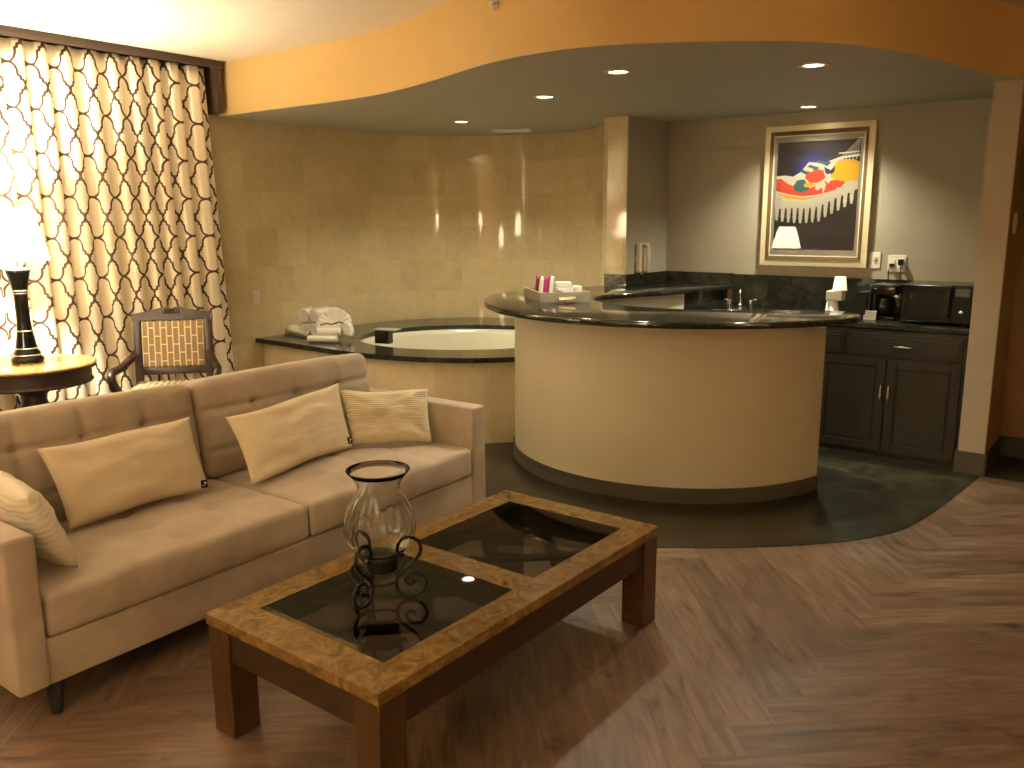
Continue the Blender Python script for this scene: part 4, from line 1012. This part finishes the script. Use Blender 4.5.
# laminated card leaning on the coffee maker
cd = thing('info_card', 'small white printed card standing in front of the coffee maker', 'card', K(1.845, 0.49, ZC), ang_k)
M = Matrix.Rotation(math.radians(-20), 4, 'X')
obj('card', box((0, 0, 0.033), (0.080, 0.003, 0.064), mat=M), 'white_paper', cd)
MT['ink'] = plain('grey_ink', (0.12, 0.12, 0.12), 0.6)
bm = B(); rr = random.Random(2)
for r_ in range(4):
    x = -0.034
    while x < 0.03:
        l_ = rr.uniform(.006, .016); add_box(bm, (x + l_ / 2, -0.002, 0.053 - r_ * .012), (l_, 0.0012, 0.004), M); x += l_ + .004
obj('printed_lines', bm, 'ink', cd)
# condiment caddy, cups
cad = thing('coffee_caddy', 'black angled coffee caddy between the cups and the coffee maker', 'caddy', K(1.722, 0.38, ZC), ang_k)
t_ = bmesh.new(); prof = [(-0.08, 0), (0.09, 0), (0.09, 0.185), (0.03, 0.185), (-0.05, 0.09), (-0.08, 0.06)]
f = t_.faces.new([t_.verts.new((x, -0.10, z)) for x, z in prof]); r = bmesh.ops.extrude_face_region(t_, geom=[f]); bmesh.ops.translate(t_, vec=(0, 0.20, 0), verts=[v for v in r['geom'] if isinstance(v, bmesh.types.BMVert)])
obj('holder', t_, 'black_matte', cad)
def cup(loc, label, h=0.10, r=0.040, tilt=0):
    o = obj('paper_cup', lathe([(r * .96, 0.0), (r * 1.03, 0.0), (r * 1.03, 0.005), (r * .97, 0.006), (r * .74, h), (r * .70, h), (r * .70, h - .004), (0, h - .004)], 28), 'white_paper', smooth=True)
    o.location = loc; o.rotation_euler = (tilt, 0, 0); return tag(o, label, 'cup', 'paper cups on the worktop')
bx = obj('paper_carton', box((0, 0, 0.0325), (0.11, 0.10, 0.065), 0.006), 'white_paper', loc=K(1.585, 0.40, ZC + .1165), rotz=ang_k); tag(bx, 'white paper carton stacked between two stacks of cups', 'carton')
cup(K(1.565, 0.40, ZC), 'white paper cup standing lowest on the worktop, left of the black caddy', 0.116, 0.050)
cup(K(1.61, 0.40, ZC + 0.182), 'white paper cup on top of the white carton', 0.100, 0.050)
# faucet
fa = thing('faucet', 'small chrome bar faucet with two lever handles against the dark backsplash', 'faucet', K(0.775, 0.14, ZC), ang_k + math.radians(20))
obj('spout', tube(catmull([(0, 0, 0), (0, 0, 0.08), (0, -0.02, 0.125), (0, -0.07, 0.135), (0, -0.10, 0.11)], 6), 0.009, 10), 'chrome', fa, smooth=True)
obj('base', lathe([(0, 0), (0.024, 0), (0.022, 0.02), (0.012, 0.03), (0, 0.03)], 20), 'chrome', fa, smooth=True)
for sx in (-1, 1):
    bm = lathe([(0, 0), (0.016, 0), (0.013, 0.05), (0, 0.055)], 16, (sx * .08, 0, 0)); add_tube(bm, [(sx * .08, 0, .05), (sx * .125, -0.01, .06)], [0.006, 0.005], 8); obj('handle', bm, 'chrome', fa, smooth=True)

# ================================================================== TRAY ON THE BAR
tr = thing('amenity_tray', 'pale wooden tray with a metal pull on the left end of the bar top', 'tray', (0.294, 5.594, 1.0715), math.radians(12))
bm = B(); TW, TDp, THh = 0.33, 0.45, 0.072
add_box(bm, (0, 0, 0.006), (TW, TDp, 0.012))
for sx in (-1, 1): add_box(bm, (sx * (TW / 2 - .006), 0, THh / 2), (0.012, TDp, THh), bev=.001, seg=1)
for sy in (-1, 1): add_box(bm, (0, sy * (TDp / 2 - .006), THh / 2), (TW - .024, 0.012, THh), bev=.001, seg=1)
obj('box', bm, 'tray', tr)
bm = tube([(-0.045, -TDp / 2, 0.036), (-0.045, -TDp / 2 - .02, 0.036), (0.055, -TDp / 2 - .02, 0.036), (0.055, -TDp / 2, 0.036)], 0.006, 8); add_box(bm, (0.005, -TDp / 2 - .022, 0.036), (0.115, 0.008, 0.022), bev=.003)
obj('pull_handle', bm, 'chrome', tr)
def on_tray(x, y, z=0.0125): 
    a = math.radians(12); return Vector((0.294 + x * math.cos(a) - y * math.sin(a), 5.594 + x * math.sin(a) + y * math.cos(a), 1.0715 + z))
def sachet(name, loc, rz, tilt, mat, label, h=0.150, w_=0.030):
    bm = B()
    g = [[None] * 7 for _ in range(2)]
    for si, sd in enumerate((-1, 1)):
        g = [[bm.verts.new((-w_ / 2 + w_ * i / 4, sd * 0.006 * math.sin(PI * j / 6) * math.sin(PI * i / 4), h * j / 6)) for j in range(7)] for i in range(5)]
        for i in range(4):
            for j in range(6): bm.faces.new((g[i][j], g[i + 1][j], g[i + 1][j + 1], g[i][j + 1]))
    bmesh.ops.remove_doubles(bm, verts=bm.verts, dist=1e-5)
    o = obj(name, bm, mat, smooth=True, loc=loc); o.rotation_euler = (tilt, math.radians(6), rz); return tag(o, label, 'sachet', 'stick sachets standing in the tray')
rr = random.Random(8)
for i, (m_, nm) in enumerate((('maroon', 'maroon stick sachet at the left corner of the tray'), ('white_paper', 'white stick sachet between the two maroon ones in the tray'), ('maroon', 'maroon stick sachet right of the white one in the tray'), ('magenta', 'magenta stick sachet in the middle of the tray bundle'), ('magenta', 'magenta stick sachet leaning right in the tray bundle'), ('white_paper', 'white stick sachet at the right of the tray bundle'))):
    sachet('stick_sachet', on_tray(-0.130 + i * 0.017, 0.02 - 0.03 * (i % 2)), rr.uniform(-.3, .3), rr.uniform(-.15, .1), m_, nm)
for i, (x, y, z, s_, r_, lab) in enumerate(((0.045, -0.02, 0, (0.11, 0.08, 0.075), .05, 'lowest white packet in the middle of the tray'), (0.04, -0.02, 0.0755, (0.10, 0.07, 0.035), -.1, 'upper white packet stacked in the middle of the tray'), (0.126, -0.05, 0, (0.040, 0.08, 0.085), .12, 'white packet at the right end of the tray'))):
    o = obj('tea_packet', box((0, 0, s_[2] / 2), s_, 0.006), 'white_paper', loc=on_tray(x, y, z + .0125), rotz=math.radians(12) + r_); tag(o, lab, 'packet', 'white packets lying in the tray')
o = obj('coffee_pod', lathe([(0, 0), (0.020, 0), (0.026, 0.05), (0.029, 0.052), (0, 0.054)], 20), 'black_matte', smooth=True, loc=on_tray(-0.02, -0.14, 0.014)); o.rotation_euler = (0.3, 0.2, 0); tag(o, 'black coffee pod between the sachets and white packets in the tray', 'coffee pod')

# ================================================================== TOWELS
def rolled_towel(loc, rz, ln, r, label, tilt=0.0):
    bm = B(); n = 70; P = []
    for i in range(n + 1):
        a = i / n * 2 * PI * 3.2; rr_ = r * (0.18 + 0.82 * i / n); P.append((rr_ * math.cos(a), rr_ * math.sin(a)))
    m_ = 10; rows = [[bm.verts.new((-ln / 2 + ln * j / m_, x * (1 + .03 * math.sin(j * 2.1)), z * (1 + .03 * math.cos(j * 1.7)) )) for j in range(m_ + 1)] for x, z in P]
    for A_, B_ in zip(rows, rows[1:]):
        for j in range(m_): bm.faces.new((A_[j], A_[j + 1], B_[j + 1], B_[j]))
    o = obj('rolled_towel', bm, 'towel', smooth=True, loc=loc); o.rotation_euler = (0, tilt, rz)
    mo = o.modifiers.new('t', 'SOLIDIFY'); mo.thickness = r * .16
    return tag(o, label, 'towel', 'white towels on the tub deck')
def fan_towel(loc, rz, r, label):
    bm = B(); n = 72; rows = []
    for j in range(9):
        t = j / 8; row = []
        for i in range(n + 1):
            a = PI * (-0.12 + 1.24 * i / n); rad = r * (0.12 + 0.88 * t)
            w_ = 0.020 * t * (1 if i % 6 < 3 else -1) * (0.7 + .3 * math.sin(i)) 
            w_ = 0.022 * t * math.sin(i * 2 * PI / 6)
            row.append(bm.verts.new((rad * math.cos(a), w_, 0.06 + rad * math.sin(a) * (1 + .05 * math.sin(i * 1.3) * t))))
        rows.append(row)
    for A_, B_ in zip(rows, rows[1:]):
        for i in range(n): bm.faces.new((A_[i], A_[i + 1], B_[i + 1], B_[i]))
    o = obj('fan_towel', bm, 'towel', smooth=True, loc=loc); o.rotation_euler = (math.radians(-14), 0, rz)
    mo = o.modifiers.new('t', 'SOLIDIFY'); mo.thickness = 0.022
    return tag(o, label, 'towel', 'white towels on the tub deck')
ZD = 0.6425
rolled_towel((-1.80, 7.14, ZD + .044), math.radians(-45), 0.26, 0.040, 'white towel rolled and lying at the left end of the towel pile')
rolled_towel((-1.68, 7.09, ZD + .066), math.radians(70), 0.20, 0.058, 'white rolled towel at the left, end-on below the top rolls')
rolled_towel((-1.56, 7.02, ZD + .062), math.radians(55), 0.20, 0.056, 'white rolled towel in the middle of the pile, end-on')
rolled_towel((-1.70, 7.10, ZD + .182), math.radians(75), 0.18, 0.056, 'small white towel roll on top of the pile, leftmost')
rolled_towel((-1.575, 7.05, ZD + .186), math.radians(55), 0.18, 0.060, 'small white towel roll on top of the pile beside the fan')
rolled_towel((-1.50, 6.68, ZD + .032), math.radians(-8), 0.24, 0.028, 'thin white washcloth roll at the front edge of the deck')
fan_towel((-1.45, 6.93, ZD + .045), math.radians(12), 0.142, 'white towel folded into a pleated fan at the right of the pile')
fan_towel((-1.355, 6.82, ZD + .0), math.radians(-30), 0.085, 'smaller white pleated towel fan in front of the large fan')
bm = tube(catmull([(-1.52, 6.72, ZD + .135), (-1.47, 6.715, ZD + .148), (-1.43, 6.73, ZD + .140), (-1.37, 6.71, ZD + .160), (-1.34, 6.72, ZD + .15)], 4), [0.006] * 17, 6)
tag(obj('ribbon', bm, 'rod', smooth=True), 'thin dark brown ribbon tied around the white towels', 'ribbon')
rolled_towel((-1.475, 6.80, ZD + .066), math.radians(14), 0.19, 0.050, 'white rolled towel tied with the dark ribbon')
